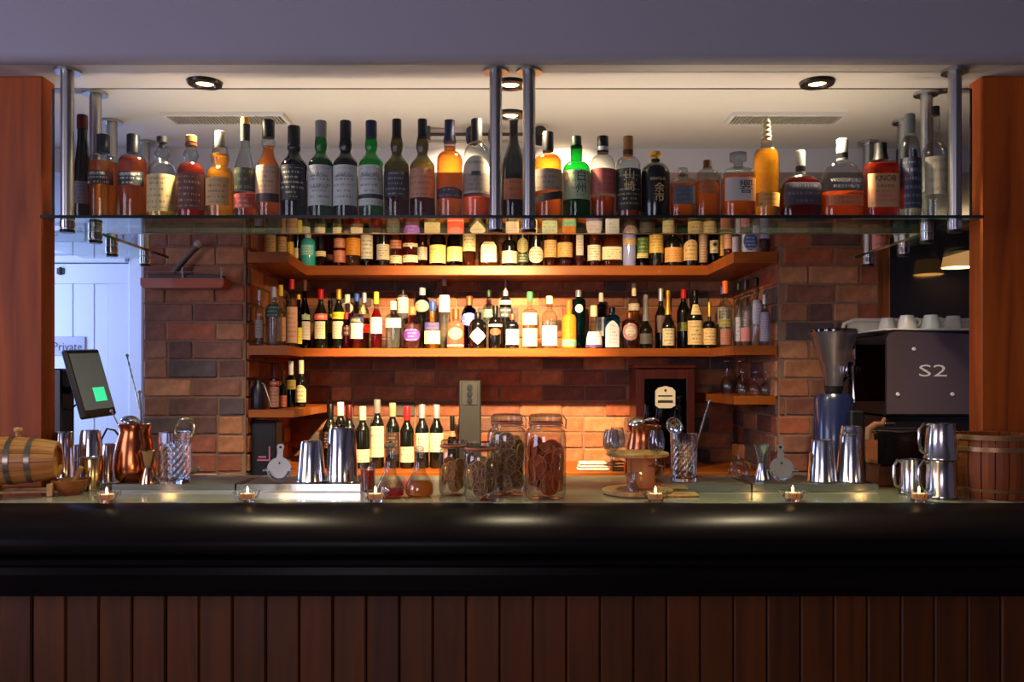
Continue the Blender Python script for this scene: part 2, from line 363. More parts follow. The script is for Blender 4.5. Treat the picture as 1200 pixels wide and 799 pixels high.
# passage on the left: wall, door with planks and frame
sbox('wall_passage', -3.2, -1.62, 4.56, 4.66, 0, 2.25, WHITE_P)
d1 = sbox('door_1', -2.86, -2.02, 4.515, 4.56, 0, 2.04, WHITE_P)
sbox('rail', -2.86, -2.02, 4.50, 4.516, 1.935, 2.04, WHITE_P, .003, d1); sbox('stile', -2.13, -2.02, 4.50, 4.516, 0, 1.935, WHITE_P, .003, d1); sbox('stile', -2.86, -2.76, 4.50, 4.516, 0, 1.935, WHITE_P, .003, d1)
px = [-2.76, -2.66, -2.56, -2.455, -2.318, -2.205, -2.13]
for a, b in zip(px, px[1:]): sbox('plank', a+.002, b-.002, 4.507, 4.517, .1, 1.935, WHITE_P, .003, d1)
sbox('trim_1', -2.02, -1.945, 4.49, 4.56, 0, 2.12, WHITE_P, .006); sbox('trim_2', -2.95, -2.02, 4.47, 4.56, 2.045, 2.085, WHITE_P, .008); sbox('trim_3', -2.95, -2.02, 4.49, 4.56, 2.085, 2.135, WHITE_P, .006)
hz_ = G().box(-.02, .02, 0, .006, -.016, .016, .002).build('hinge', BLACK, d1, False, loc=(xx(69, 4.48), 4.494, 2.0)); G().lathe([(.008, -.02), (.008, .02)], 8).build('pin', BLACK, hz_)
sg = thing('door_sign', 'pale grey sign reading Private on the white plank door', 'sign', (-2.335, 4.502, 1.605))
G().box(-.10, .085, -.004, .004, -.05, .05, .003).build('plate', plain('sign_plate', (176, 178, 196), .4), sg, False)
lettering('Private', .062, plain('sign_ink', (60, 58, 84), .5), sg, (-.008, -.0055, -.004), width=.15)

# passage on the right: dark mirror-like panelling with a timber post
DARKG = plain('smoked_mirror', (16, 12, 12), .12, coat=.4, var=.3, scale=3)
sbox('wall_alcove_right', 1.61, 3.2, 4.40, 4.5, 0, 2.25, DARKG)
AMB = wood('amber_timber', (112, 62, 26), (170, 102, 44), 'Z')
pp = thing('timber_post', 'orange-brown timber post standing against the dark right-hand wall', 'post', (1.655+.23, 4.36, 0))
G().box(-.035, .035, -.03, .03, 0, 2.15, .006).build('shaft', AMB, pp, False); G().box(-.05, .05, -.04, .04, 2.15, 2.2, .006).build('capital', AMB, pp, False)
lm = thing('wall_lamp', 'small cream-shaded wall lamp glowing on the dark wall above the espresso machine', 'lamp', (2.22, 4.25, 1.99))
SHADE = plain('lamp_shade', (236, 206, 160), .7, emit=(255, 190, 110), estr=.35, var=.04)
light('wall_lamp_light', 'POINT', (2.22, 4.25, 2.03), 6, WARM, shadow_soft_size=.03)
G().lathe([(.075, 0), (.062, .075)], 24, close=False).build('shade', SHADE, lm); G().torus(.075, .003, (0, 0, 0), 24, 6).build('shade_rim', SHADE, lm)
G().tube([(0, .15, .05), (0, .08, .1), (0, 0, .09), (0, 0, .05)], .006).build('arm', BLACK, lm); G().lathe([(.014, .02), (.016, .035), (.01, .06)], 12).build('bulb', SHADE, lm)

# ------------------------------------------------------------------ timber posts at both ends of the bar opening
COLW = wood('column_timber', (122, 46, 0), (180, 84, 4), 'Z', .6, 3, 0, .04)
for s, nm in ((-1, 'left'), (1, 'right')):
    a, b = sorted((s*1.403, s*1.80))
    sbox('wall_column_%s' % nm, a, b, 2.55, 2.622, CT, CEIL, COLW, .004)

# ------------------------------------------------------------------ the bar
PEWTER = plain('pewter_top', (196, 188, 164), .16, .6, var=.12, scale=7)
NOSE = wood('ebonised_nosing', (12, 9, 10), (22, 17, 18), 'X', .3, 3, 0, .02, .05)
BARW = wood('bar_front_board', (64, 28, 0), (92, 44, 1), 'Z', .5, 4, .04, .22)
bar = thing('bar_counter', 'long dark bar counter with pewter top, black rolled nosing and brown board front', 'counter', (0, 2.3, 0))
def bp_(g, name, mat, smooth=False): return g.xf(Matrix.Translation((0, -2.3, 0))).build(name, mat, bar, smooth)
bp_(G().box(-1.9, 1.9, 2.262, 2.86, CT-.03, CT, .003), 'bar_top', PEWTER)
pts = [(2.262, CT-.002), (2.235, CT-.003), (2.20, CT-.010), (2.165, CT-.022), (2.135, CT-.040), (2.112, CT-.062), (2.103, CT-.085), (2.108, CT-.105), (2.125, CT-.118), (2.262, CT-.118)]
bp_(G().prism(pts, -1.9, 1.9, 'X'), 'nosing', NOSE, True)
bp_(G().prism([(2.30, CT-.118), (2.098, CT-.118), (2.094, CT-.122), (2.094, CT-.130), (2.104, CT-.138), (2.30, CT-.138)], -1.9, 1.9, 'X'), 'bead', NOSE, True)
bp_(G().prism([(2.30, CT-.138), (2.122, CT-.138), (2.118, CT-.16), (2.122, .915), (2.128, .900), (2.30, .900)], -1.9, 1.9, 'X'), 'fascia', NOSE)
bp_(G().box(-1.9, 1.9, 2.19, 2.24, 0, CT-.118), 'carcass', plain('carcass_dark', (18, 9, 5), .8))
me0 = None; bw = .0850
for i in range(-20, 21):
    if me0 is None:
        q = G().box(-bw/2+.0012, bw/2-.0012, -.012, .010, .0, .905, .004); o = q.build('board', BARW, bar, False); me0 = o.data
    else: o = bpy.data.objects.new('board', me0); COL.objects.link(o); o.parent = bar
    o.location = (i*bw+.012, 2.182-2.3+random.uniform(-.0015, .0015), 0)

# ------------------------------------------------------------------ back bar: counter, shelves
SHW = wood('shelf_timber', (128, 62, 10), (166, 88, 20), 'X', .4, 3, .15, .03)
def shelf(name, label, ztop, zbot, yf, inner_l, inner_r, yr=3.735):
    o = thing(name, label, 'shelf', (0, YW, zbot))
    def pt(g, nm): return g.xf(Matrix.Translation((0, -YW, -zbot))).build(nm, SHW, o, False)
    pt(G().box(-1.158, 1.158, yf, YW-.012, zbot, ztop, .003), 'board')
    if inner_l: pt(G().prism([(-1.158, yr), (inner_l, yr), (inner_l-.03, yf-.001), (-1.158, yf-.001)], zbot, ztop, 'Z'), 'return_board')
    if inner_r: pt(G().prism([(1.158, yr), (inner_r, yr), (inner_r-.012, yf-.001), (1.158, yf-.001)], zbot, ztop, 'Z'), 'return_board')
    return o
ZU, ZL = 1.992, 1.582
shelf('wall_shelf', 'upper lit wooden bottle shelf wrapping round the brick recess', ZU, 1.944, 4.20, -.981, .97)
shelf('wall_shelf', 'lower lit wooden bottle shelf wrapping round the brick recess', ZL, 1.541, 4.13, -.981, .97)
ZB = 1.0
bc = thing('back_counter', 'wooden back counter under the bottle shelves against the brick wall', 'counter', (0, 4.25, 0))
G().box(-1.155, 1.155, -.27, .235, ZB-.04, ZB, .004).build('worktop', SHW, bc, False)
DKC = plain('dark_cabinet', (22, 17, 16), .5)
G().box(-1.15, 1.15, -.22, .235, 0, ZB-.04).build('carcass', DKC, bc, False)
for i in range(4):
    dr = G().box(-1.13+i*.57, -.59+i*.57, -.24, -.222, .1, ZB-.06, .004).build('door', plain('fridge_glass', (30, 30, 34), .1), bc, False)
    G().tube([(-.65+i*.57, -.262, .4), (-.65+i*.57, -.262, .8)], .008).build('handle', BRUSHED, dr)
def ledge(label, px0, px1, pin, pytop, pybot, s):
    zt, zb_ = zz(pytop, YP), zz(pybot, YP); o = thing('corner_shelf', label, 'shelf', (s*1.15, 4.0, zb_))
    xo, xi = xx(px0, YP), xx(px1, YP)
    g = G().prism([(s*1.158, YP), (xi, YP), (xi-s*.02, 4.3), (xi-s*.02, YW-.012), (s*1.158, YW-.012)], zb_, zt, 'Z').xf(Matrix.Translation((-s*1.15, -4.0, -zb_)))
    g.build('board', SHW, o, False); G().box(-.008, .006, -.15, .3, -.015, -.0005).build('bracket', DKC, o, False)
    return zt
ZCL = ledge('short wooden corner shelf holding bottles at the left of the brick recess', 290, 345, 0, 480, 489, -1)
ZCR = ledge('short wooden corner shelf holding stemmed glasses at the right of the brick recess', 910, 860, 0, 464, 474, 1)
# side worktops left and right
for s, lb in ((-1, 'dark side counter in the left passage carrying the till'), (1, 'dark side counter on the right carrying the coffee equipment')):
    o = thing('side_counter', lb, 'counter', (s*1.72, 3.4, 0)); G().box(-.52, .52, -.32, .32, .91, .95, .004).build('worktop', plain('dark_top', (30, 26, 26), .35), o, False); G().box(-.5, .5, -.29, .3, 0, .91).build('carcass', DKC, o, False)

# ------------------------------------------------------------------ hanging glass shelf on steel posts
GEDGE = plain('glass_edge', (10, 34, 30), .1, coat=.5)
SHG = glass('shelf_glass', (222, 240, 230), .7, 1.15)
PANE = glass('pane_glass', (250, 252, 251), .9, .4)
hs = thing('hanging_glass_shelf', 'long glass bottle shelf hanging on steel posts above the bar', 'shelf', (0, 2.5, 1.905))
def slab(name, x0, x1, y0, y1, z0, z1, mat, par=hs, org=(0, 2.5, 1.905)):
    return G().box(x0-org[0], x1-org[0], y0-org[1], y1-org[1], z0-org[2], z1-org[2]).build(name, mat, par, False)
ZS = 1.914
slab('glass_plate', -1.365, 1.365, 2.4715, 2.728, 1.905, ZS, SHG)
slab('front_edge', -1.365, 1.365, 2.468, 2.4712, 1.905, ZS, GEDGE)
fp = slab('front_pane', -1.362, 1.362, 2.535, 2.541, ZS+.001, 2.302, PANE)
slab('pane_top_edge', -1.362, 1.362, 2.535, 2.541, 2.3022, 2.3035, GEDGE, fp)
for s in (-1, 1):
    slab('pane_side_edge', min(s*1.3622, s*1.367), max(s*1.3622, s*1.367), 2.535, 2.541, ZS+.001, 2.302, GEDGE, fp)
    sd = slab('side_plate', min(s*1.335, s*1.66), max(s*1.335, s*1.66), 2.73, 3.315, 1.905, ZS, SHG)
    slab('plate_edge', s*1.335-.0015, s*1.335+.0015, 2.73, 3.315, 1.905, ZS, GEDGE, sd)
slab('led_channel', -1.28, 1.28, 2.7285, 2.748, 1.905, 1.922, BRUSHED)
def post(x, y):
    h_ = CEIL-1.868; l = (x, y-2.5, 1.868-1.905)
    p = G().lathe([(.0185, .008), (.0185, h_-.008)], 20).build('post', BRUSHED, hs, loc=l)
    G().lathe([(.038, h_-.009), (.038, h_-.001)], 24).build('flange', BRUSHED, p)
    G().lathe([(.0205, .014), (.0205, .034)], 20).build('collar', STEEL, p); G().lathe([(.019, 0), (.022, .008)], 16).build('end_cap', BLACK, p)
for x, y in [(-1.3025, 2.5), (1.2975, 2.5), (-.0475, 2.5), (.05, 2.5), (-1.318, 2.70), (1.312, 2.70), (-1.407, 3.0), (1.377, 3.0), (-1.405, 3.27), (1.365, 3.27)]: post(x, y)
# ceiling fittings
LENS = plain('lamp_lens', (255, 240, 210), .3, emit=(255, 226, 170), estr=14, var=.02)
for x, y, lb, tilt in ((-.936, 2.60, 'recessed ceiling downlight on the left with a dark bezel', 0), (.93, 2.60, 'recessed ceiling downlight on the right with a dark bezel', 0), (-.005, 2.61, 'recessed ceiling downlight between the middle posts, nearer one', 0), (-.005, 2.915, 'recessed ceiling downlight between the middle posts, farther one', 0)):
    o = thing('downlight', lb, 'downlight', (x, y, CEIL), group='recessed ceiling downlights')
    G().lathe([(.026, -.004), (.032, -.012), (.05, -.010), (.054, -.001)], 28, close=False).build('bezel', plain('bezel', (52, 46, 42), .3, .7), o)
    G().lathe([(0, -.006), (.026, -.005)], 20, close=False).build('lens', LENS, o)
for x0, x1, lb in ((-1.18, -.79, 'slatted air vent in the ceiling on the left'), (.76, 1.13, 'slatted air vent in the ceiling on the right')):
    o = thing('air_vent', lb, 'vent', ((x0+x1)/2, 2.955, CEIL), group='ceiling air vents'); hw = (x1-x0)/2; g = G()
    for i in range(34): q = -hw+.012+i*(2*hw-.024)/33; g.box(q-.003, q+.002, -.045, .045, -.012, -.003)
    g.build('grille', plain('vent_slats', (150, 146, 140), .5), o, False)
    G().box(-hw-.012, hw+.012, -.058, -.045, -.012, 0).box(-hw-.012, hw+.012, .045, .058, -.012, 0).box(-hw-.012, -hw, -.045, .045, -.012, 0).box(hw, hw+.012, -.045, .045, -.012, 0).build('frame', PAINT, o, False)
    G().box(-hw, hw, -.045, .045, -.003, -.0005).build('duct', plain('duct_dark', (60, 56, 54), .8), o, False)
tk = thing('ceiling_track', 'dark twin-bar lighting track below the ceiling left of the middle posts', 'track light', (-.15, 3.08, CEIL))
G().tube([(-.17, -.012, -.028), (.22, -.012, -.028)], .006).build('rail', BLACK, tk); G().tube([(-.17, .012, -.045), (.22, .012, -.045)], .005).build('rail', BRUSHED, tk)
G().box(-.155, -.145, -.02, .02, -.05, 0).box(.195, .205, -.02, .02, -.05, 0).build('hanger', BLACK, tk, False)
for q in (.01, .09, .25):
    h = G().lathe([(.022, 0), (.026, .03), (.026, .05)], 18).xf(Matrix.Translation((q, -.02, -.052)) @ Matrix.Rotation(math.radians(-118), 4, 'X') @ Matrix.Translation((0, 0, -.05))).build('spot_head', BLACK, tk)
# ------------------------------------------------------------------ bottles
GL = {'clear': (236, 240, 238), 'green': (60, 176, 92), 'bgreen': (30, 200, 110), 'dgreen': (44, 74, 30), 'olive': (150, 140, 78), 'smoke': (120, 120, 124), 'blue': (70, 170, 225), 'teal': (40, 150, 160), 'royal': (40, 60, 190), 'brown': (110, 54, 20), 'red': (205, 24, 24), 'pale': (238, 226, 180), 'pink': (240, 190, 180)}
LQ = {'amber': (238, 142, 34), 'gold': (246, 178, 50), 'damber': (206, 100, 26), 'red': (200, 72, 24), 'rust': (226, 116, 40), 'straw': (248, 214, 120), 'campari': (214, 16, 20), 'orange': (236, 70, 24), 'maroon': (120, 36, 24), 'water': (240, 242, 240), 'lgreen': (150, 150, 40)}
SOLID = {'black': (12, 10, 12), 'wine': (16, 18, 12), 'turq': (60, 168, 172), 'porcelain': (196, 210, 240), 'coral': (232, 84, 62), 'navy': (20, 22, 52), 'lav': (150, 156, 214), 'grey': (70, 66, 70), 'choc': (44, 20, 14), 'pattern': (214, 122, 34)}
CP = {'black': (14, 13, 15), 'grey': (120, 120, 118), 'navy': (22, 24, 58), 'cork': (150, 104, 54), 'gold': (214, 164, 60), 'red': (196, 30, 40), 'yellow': (232, 196, 60), 'white': (232, 228, 218), 'green': (60, 150, 80), 'dgreen': (24, 44, 26), 'silver': (190, 190, 196), 'brown': (84, 46, 24), 'copper': (150, 86, 50), 'orange': (226, 108, 50), 'tan': (170, 150, 116), 'cream': (226, 214, 178), 'blue': (40, 70, 150), 'maroon': (84, 22, 24), 'clear': None}
def capmat(c):
    if CP.get(c, 0) is None: return glass('stopper_glass', (225, 230, 232), .5, 1.4)
    return plain('cap_'+c, CP[c], .4, .6 if c in ('gold', 'silver', 'copper') else 0, var=.1, spec=.25)
def bodymat(gl, far):
    if gl in SOLID: return plain('opaque_'+gl, SOLID[gl], .14, coat=.2, var=.25 if gl == 'pattern' else .06, scale=60)
    return glass('bottle_'+gl, GL[gl], .62, 1.1)
def profile(H, r, nr, zs, zn, zc, style, bulge):
    p = [(0, .002), (r*.80, .0), (r*.95, .002), (r, .008)]
    if style == 'cone': p = [(0, .002), (r*.9, 0), (r, .006)]; zs = max(.02, zs)
    p.append((r, zs*.5)); p.append((r, zs))
    for i in range(1, 9):
        t = i/8
        if style in ('s', 'cone'): q = t*t*(3-2*t); p.append((r+(nr-r)*q, zs+(zn-zs)*t))
        else: a = t*PI/2; p.append((nr+(r-nr)*math.cos(a), zs+(zn-zs)*math.sin(a)))
    if bulge:
        zb = zn+(zc-zn)*.45
        p += [(nr*1.15, zn+(zc-zn)*.15), (nr*bulge, zb-(zc-zn)*.08), (nr*bulge, zb+(zc-zn)*.08), (nr*1.1, zn+(zc-zn)*.85)]
    p.append((nr, zc)); return p
def rat(prof, z):
    for (r0, z0), (r1, z1) in zip(prof, prof[1:]):
        if z0 <= z <= z1 and z1 > z0: return r0+(r1-r0)*(z-z0)/(z1-z0)
    return prof[-1][0]
def patch(prof, z0, z1, frac, n, asp, shape, yaw=0, tilt=0.0, lift=.0011):
    """label paper wrapped on the bottle surface; shape r(ectangle), o(val), d(iamond), a(rched top)"""
    A = frac*PI/2; v = []; uv = []; f = []
    def put(u, w):
        z = z0+(z1-z0)*w; z = z+tilt*(u-.5)
        r = rat(prof, z)+lift; x, y = sect(-PI/2+(u-.5)*2*A+yaw, r, n, asp); v.append((x, y, z)); uv.append((u, w))
    if shape in ('r', 'a'):
        nu, nv = 12, 5
        for j in range(nv+1):
            for i in range(nu+1):
                u = i/nu; w_ = j/nv
                if shape == 'a': w_ *= 1-.28*(2*u-1)**2
                put(u, w_)
        for j in range(nv):
            for i in range(nu): a = j*(nu+1)+i; f.append((a, a+1, a+nu+2, a+nu+1))
    else:
        rings, seg = 4, 24
        put(.5, .5)
        for k in range(1, rings+1):
            for i in range(seg):
                t = 2*PI*i/seg; c, s_ = math.cos(t), math.sin(t); q = 1/(abs(c)+abs(s_)) if shape == 'd' else 1
                put(.5+.5*c*q*k/rings, .5+.5*s_*q*k/rings)
        for i in range(seg): f.append((0, 1+i, 1+(i+1) % seg))
        for k in range(rings-1):
            for i in range(seg): a = 1+k*seg+i; b = 1+k*seg+(i+1) % seg; f.append((a, a+seg, b+seg, b))
    return v, f, uv
def wrap_text(txt, size, mat, parent, prof, z, n, asp, width=None, du=0.0, lift=.0022):
    me = text_mesh(txt, size); xs = [q.co.x for q in me.vertices]
    if not xs: return
    k = width/max(1e-6, max(xs)-min(xs)) if width else 1
    for q in me.vertices:
        X = q.co.x*k+du; Z = z+q.co.y; r = rat(prof, Z)+lift
        if n == 2.0: t = -PI/2+X/r; x, y = r*math.cos(t), r*math.sin(t)*asp
        else:
            x = max(-r*.98, min(r*.98, X)); y = -asp*max(1e-6, (r**n-abs(x)**n))**(1/n)
        q.co = (x, y, Z)
    me.materials.clear(); me.materials.append(mat); o = bpy.data.objects.new('lettering', me); COL.objects.link(o); o.parent = parent
def bottle(x, top, hw, sh, nb, nhw, capb, body, liq, lvl, cap, labels, desc, d=2.62, z0=None, group='bottles on the hanging glass shelf', style='e', bulge=0, n=2.0, asp=1.0, chw=None, texts=(), far=False, cat='bottle', capshape=None, name='bottle', capl=None):
    m = d/F; z0 = ZS+.0006 if z0 is None else z0
    L = lambda y: zz(y, d)-z0
    H = L(top); r = hw*m; nr = nhw*m; zc = L(capb); zs = L(sh); zn = L(nb)
    b = thing(name, desc, cat, (xx(x, d), d, z0), group=group)
    pf = profile(H, r, nr, zs, zn, zc, style, bulge); seg = 20 if far else 32
    G().lathe(pf+[(nr*.7, zc)], seg, n=n, asp=asp).build('glass_body' if body not in SOLID else 'body', bodymat(body, far), b)
    if liq:
        zl = min(L(lvl), zc-.004); lp = [(max(0, q-.0025-(.004 if zq < .01 else 0)), max(zq, .006)) for q, zq in pf if zq < zl]
        lp = [(0, .006)]+[q for q in lp if q[0] > .002]; lp.append((max(.002, rat(pf, zl)-.0025), zl)); lp.append((0, zl))
        G().lathe(lp, seg, n=n, asp=asp).build('liquid', liquid('liquid_'+liq, LQ[liq]), b)
    cr = (chw if chw else nhw*1.12)*m; zt = max(H, zc+.004)
    if capshape == 'knob': cpf = [(cr*.55, zc-.004), (cr*.55, zc+(zt-zc)*.3), (cr, zc+(zt-zc)*.42), (cr, zt-.002), (cr*.8, zt)]
    elif capshape == 'taper': cpf = [(cr*1.3, zc-.003), (cr, zc+(zt-zc)*.45), (cr, zt-.001), (cr*.8, zt)]
    elif capshape == 'foil': cpf = [(cr*1.7, zc-(zt-zc)*.25), (cr*1.08, zc+(zt-zc)*.25), (cr, zc+(zt-zc)*.7), (cr*1.15, zc+(zt-zc)*.75), (cr*1.1, zt-.003), (cr*.7, zt)]
    elif capshape == 'pour': cpf = [(cr, zc-.004), (cr, zc+(zt-zc)*.25), (cr*.45, zc+(zt-zc)*.35), (cr*.35, zt)]
    elif capshape == 'rib': cpf = [(cr, zc-.003)]+[(cr*(1.1 if i % 2 else .86)*(1-.25*i/8), zc+(zt-zc)*(i+.5)/9) for i in range(9)]+[(cr*.6, zt)]
    else: cpf = [(cr, zc-.004), (cr, zt-.0025), (cr*.9, zt)]
    G().lathe(cpf, 18).build('cap', capmat(cap), b)
    if cap == 'cork' or capl: G().lathe([(cr*1.03, zc+(zt-zc)*.05), (cr*1.03, zc+(zt-zc)*.3)], 18).build('cap_band', capmat(capl or 'brown'), b)
    lo = b
    for lb in labels:
        y0, y1, frac, paper = lb[:4]; ink = lb[4] if len(lb) > 4 else (70, 56, 44); shp = lb[5] if len(lb) > 5 else 'r'; rows = lb[6] if len(lb) > 6 else 6; yaw = lb[7] if len(lb) > 7 else 0; tl = lb[8] if len(lb) > 8 else 0
        za, zb_ = L(y1), L(y0); za = max(za, .004); zb_ = min(zb_, H*.97)
        v, f, uv = patch(pf, za, zb_, frac, n, asp, shp, yaw, tl, .0011 if lb is labels[0] else .0016)
        o = mk('label', v, f, printed(paper, ink, rows, .5 if rows else 0, round((x*7.13) % 5, 1)), b, 'all', uv); lo = o if lb is labels[0] else lo
    for t in texts:
        s_, sy, size, col = t[:4]; wrap_text(s_, size*m, plain('ink_%d_%d_%d' % col, col, .5), lo, pf, L(sy), n, asp, t[4]*m if len(t) > 4 and t[4] else None, t[5]*m if len(t) > 5 else 0)
    return b
INK = (44, 34, 30); LT = (214, 206, 190); GOLDI = (206, 160, 74)
def F_(*a, **k):
    k.setdefault('d', 2.605); return bottle(*a, **k)
F_(96.5, 135, 9.5, 205, 160, 5.5, 150, 'black', None, 0, 'maroon', [(214, 240, .7, (120, 112, 124), (60, 54, 66))], 'black slope-shouldered bottle with dark red cap behind the front left post', style='s')
F_(121, 158, 16.5, 190, 181, 6.5, 178, 'clear', 'amber', 191, 'black', [(203, 219, .72, (20, 20, 28), LT, 'r', 3)], 'amber whisky bottle with black label, first full bottle from the left post', texts=[('HIGHLAND PARK', 207, 4.6, (220, 214, 204), 19)])
F_(156, 158, 16.5, 192, 181, 6.5, 178, 'clear', 'damber', 186, 'black', [(204, 220, .72, (18, 18, 26), LT, 'r', 3)], 'darker amber whisky bottle with black label and black cap, second from the left', texts=[('HIGHLAND PARK', 208, 4.6, (220, 214, 204), 19)])
F_(190, 160, 16.5, 209, 188, 6, 172, 'clear', 'straw', 207, 'black', [(207, 250, .85, (206, 178, 122), (110, 80, 50))], 'clear bottle with a large tan label and small black stopper', bulge=1.5, chw=6, capshape='knob', texts=[('THE BALVENIE', 213, 3.8, (90, 60, 34), 20)])
F_(224, 159, 16.5, 207, 190, 6, 172, 'clear', 'red', 193, 'cork', [(206, 248, .85, (74, 26, 20), (190, 130, 100))], 'red-brown whisky bottle with dark maroon label and cork stopper', bulge=1.45, chw=6.5, capshape='knob')
F_(258, 154, 16.2, 210, 196, 8, 172, 'clear', 'gold', 181, 'grey', [(211, 243, .6, (190, 150, 96), (80, 60, 40), 'r', 5)], 'bright golden whisky bottle with bulging neck and dark grey cap', bulge=1.3, chw=6)
F_(287.5, 138, 12.8, 203, 166, 5, 158, 'clear', 'rust', 227, 'gold', [(199, 226, .8, (38, 46, 28), (150, 130, 70), 'r', 3), (229, 246, .8, (196, 84, 66), (240, 190, 170), 'r', 3), (146, 166, 1.0, (26, 34, 22), (26, 34, 22), 'r', 0)], 'half-empty clear bottle with dark green label and gold-topped cap', style='s', chw=5.2)
F_(314.5, 141, 13.9, 200, 174, 6.5, 160, 'clear', 'amber', 172, 'black', [(196, 229, .78, (200, 160, 124), (110, 76, 60)), (229, 239, .78, (60, 34, 36), (60, 34, 36), 'r', 0)], 'amber bottle with pinkish beige label and tall black cap', bulge=1.25, style='s')
F_(344.5, 148, 15.5, 196, 178, 6.5, 168, 'dgreen', 'lgreen', 195, 'black', [(196, 237, .75, (24, 20, 20), LT, 'r', 7)], 'dark green bottle with black label and black cap', bulge=1.2, style='s')
for i, (x, gl, cp, lq, ds) in enumerate(((376, 'green', 'grey', 'lgreen', 'green bottle with white label and grey cap, left one of three alike'), (405, 'dgreen', 'black', 'lgreen', 'dark green bottle with white label and black cap, middle one of three alike'), (435, 'bgreen', 'navy', None, 'bright green bottle with white label and navy cap, right one of three alike'))):
    F_(x, 142, 14.3, 193, 178, 6, 160, gl, lq, 186, cp, [(196, 243, .82, (196, 194, 190), (90, 90, 88), 'r', 7)]+([(230, 235, .82, (20, 20, 22), (20, 20, 22), 'r', 0)] if i == 2 else []), ds, bulge=1.22, style='s', texts=[('LAPHROAIG', 209, 4.6, (50, 54, 48), 24)]+([('QUARTER CASK', 222, 3.6, (60, 60, 56), 22)] if i == 0 else []))
F_(465, 140, 14.6, 196, 180, 5.8, 160, 'olive', 'damber', 232, 'black', [(203, 233, .82, (26, 22, 34), (150, 140, 140), 'r', 5)], 'olive glass bottle with navy label, copper top on its black cap', bulge=1.3, style='s', chw=5.5)
F_(495, 140, 14.8, 196, 180, 5.8, 160, 'olive', 'damber', 205, 'black', [(200, 234, .82, (186, 124, 92), (120, 70, 56), 'r', 5)], 'olive glass bottle with salmon label next to the navy-labelled one', bulge=1.3, style='s', chw=5.5)
F_(527, 141, 15.6, 190, 178, 7, 166, 'clear', 'amber', 172, 'navy', [(222, 235, .75, (26, 24, 52), (180, 110, 60), 'a', 2)], 'amber bottle with low navy label and flared navy cap', capshape='taper', chw=6)
F_(558.5, 140, 15.6, 188, 168, 6, 165, 'clear', 'rust', 228, 'black', [(186, 229, .8, (184, 170, 150), INK, 'a', 0), (206, 227, .8, (150, 128, 118), (90, 74, 68), 'r', 4), (229, 233, .8, (70, 22, 26), (70, 22, 26), 'r', 0), (204, 209, .22, (20, 18, 20), (200, 190, 170), 'r', 0)], 'clear-necked bottle with arched grey label, left of the middle posts', texts=[('BOWMORE', 194, 4.4, (54, 44, 40), 19)])
F_(602, 139, 14, 197, 160, 5, 141, 'smoke', 'maroon', 205, 'black', [(212, 236, .6, (150, 80, 40), (90, 40, 20), 'r', 3)], 'dark slender bottle standing between the two middle posts', style='s')
F_(642, 155, 16.5, 192, 181, 6, 176, 'clear', 'amber', 183, 'black', [(201, 226, .8, (168, 146, 128), (80, 66, 60), 'r', 4), (229, 238, .86, (40, 22, 24), (40, 22, 24), 'r', 0, 0, .022)], 'orange-amber bottle with a slanting dark sash, right of the middle posts')
F_(675.5, 160, 16, 200, 190, 7, 171, 'green', None, 0, 'dgreen', [(202, 236, .8, (172, 190, 150), (110, 124, 96), 'r', 4, 0)], 'green bottle with pale green label bearing two brushed characters', chw=6, texts=[('白', 210, 14, (20, 22, 18), None, 5), ('州', 224, 14, (20, 22, 18), None, 5)])
F_(706.5, 160, 14.7, 195, 182, 6, 178, 'clear', 'damber', 232, 'black', [(200, 229, .85, (176, 84, 74), (140, 60, 52), 'r', 4)], 'clear bottle with plain brick-red label and black cap', capl='silver')
F_(736, 160, 14.5, 196, 184, 5.5, 183, 'clear', 'damber', 202, 'cork', [(200, 249, .88, (18, 14, 14), (200, 170, 110), 'r', 9)], 'clear bottle with black label bearing large gold characters', chw=6, texts=[('山', 208, 13, (222, 196, 140)), ('崎', 222, 13, (222, 196, 140))])
F_(768, 178, 17, 206, 191, 5.5, 187, 'black', None, 0, 'gold', [], 'black bottle with gold ball cap and gold brushed characters', chw=6.8, capshape='knob', texts=[('SINGLE', 213, 4.5, (206, 176, 110), 18), ('余', 224, 12, (206, 176, 110), None, 2), ('市', 235, 12, (206, 176, 110), None, 2)])
F_(800, 197, 14.5, 216, 209, 6, 205, 'clear', 'amber', 217, 'clear', [(220, 241, .5, (72, 74, 88), (110, 110, 120), 'r', 4)], 'small square amber bottle with slate-grey label', n=4.5, asp=.8, chw=6, capshape='knob')
F_(829, 188, 14.3, 210, 199, 6, 196, 'clear', 'amber', 213, 'brown', [(212, 230, .5, (166, 88, 34), (110, 54, 20), 'o', 3)], 'flask-shaped amber bottle with brown stopper and no paper label', chw=5, n=3, asp=.7)
F_(865, 179, 19, 206, 197, 7, 196, 'clear', 'amber', 208, 'clear', [(211, 238, .62, (196, 180, 172), (130, 110, 108), 'r', 0)], 'squat decanter with wide glass stopper and pale label with one brushed character', n=3.2, asp=.8, chw=10, capshape='knob', texts=[('響', 223, 17, (36, 30, 34), None, 5)])
F_(898, 140, 15, 188, 172, 6, 164, 'clear', 'gold', 176, 'tan', [(228, 244, .7, (196, 132, 50), (90, 54, 24), 'r', 3)], 'slim golden bottle with tall ribbed tan stopper', chw=6, capshape='rib')
F_(938, 177, 24, 225, 205, 6, 203, 'clear', 'maroon', 209, 'grey', [(216, 242, .6, (40, 30, 48), (110, 96, 120), 'r', 3)], 'broad arched bottle of dark red spirit with navy label', n=3, asp=.55, chw=5.5, capl='black')
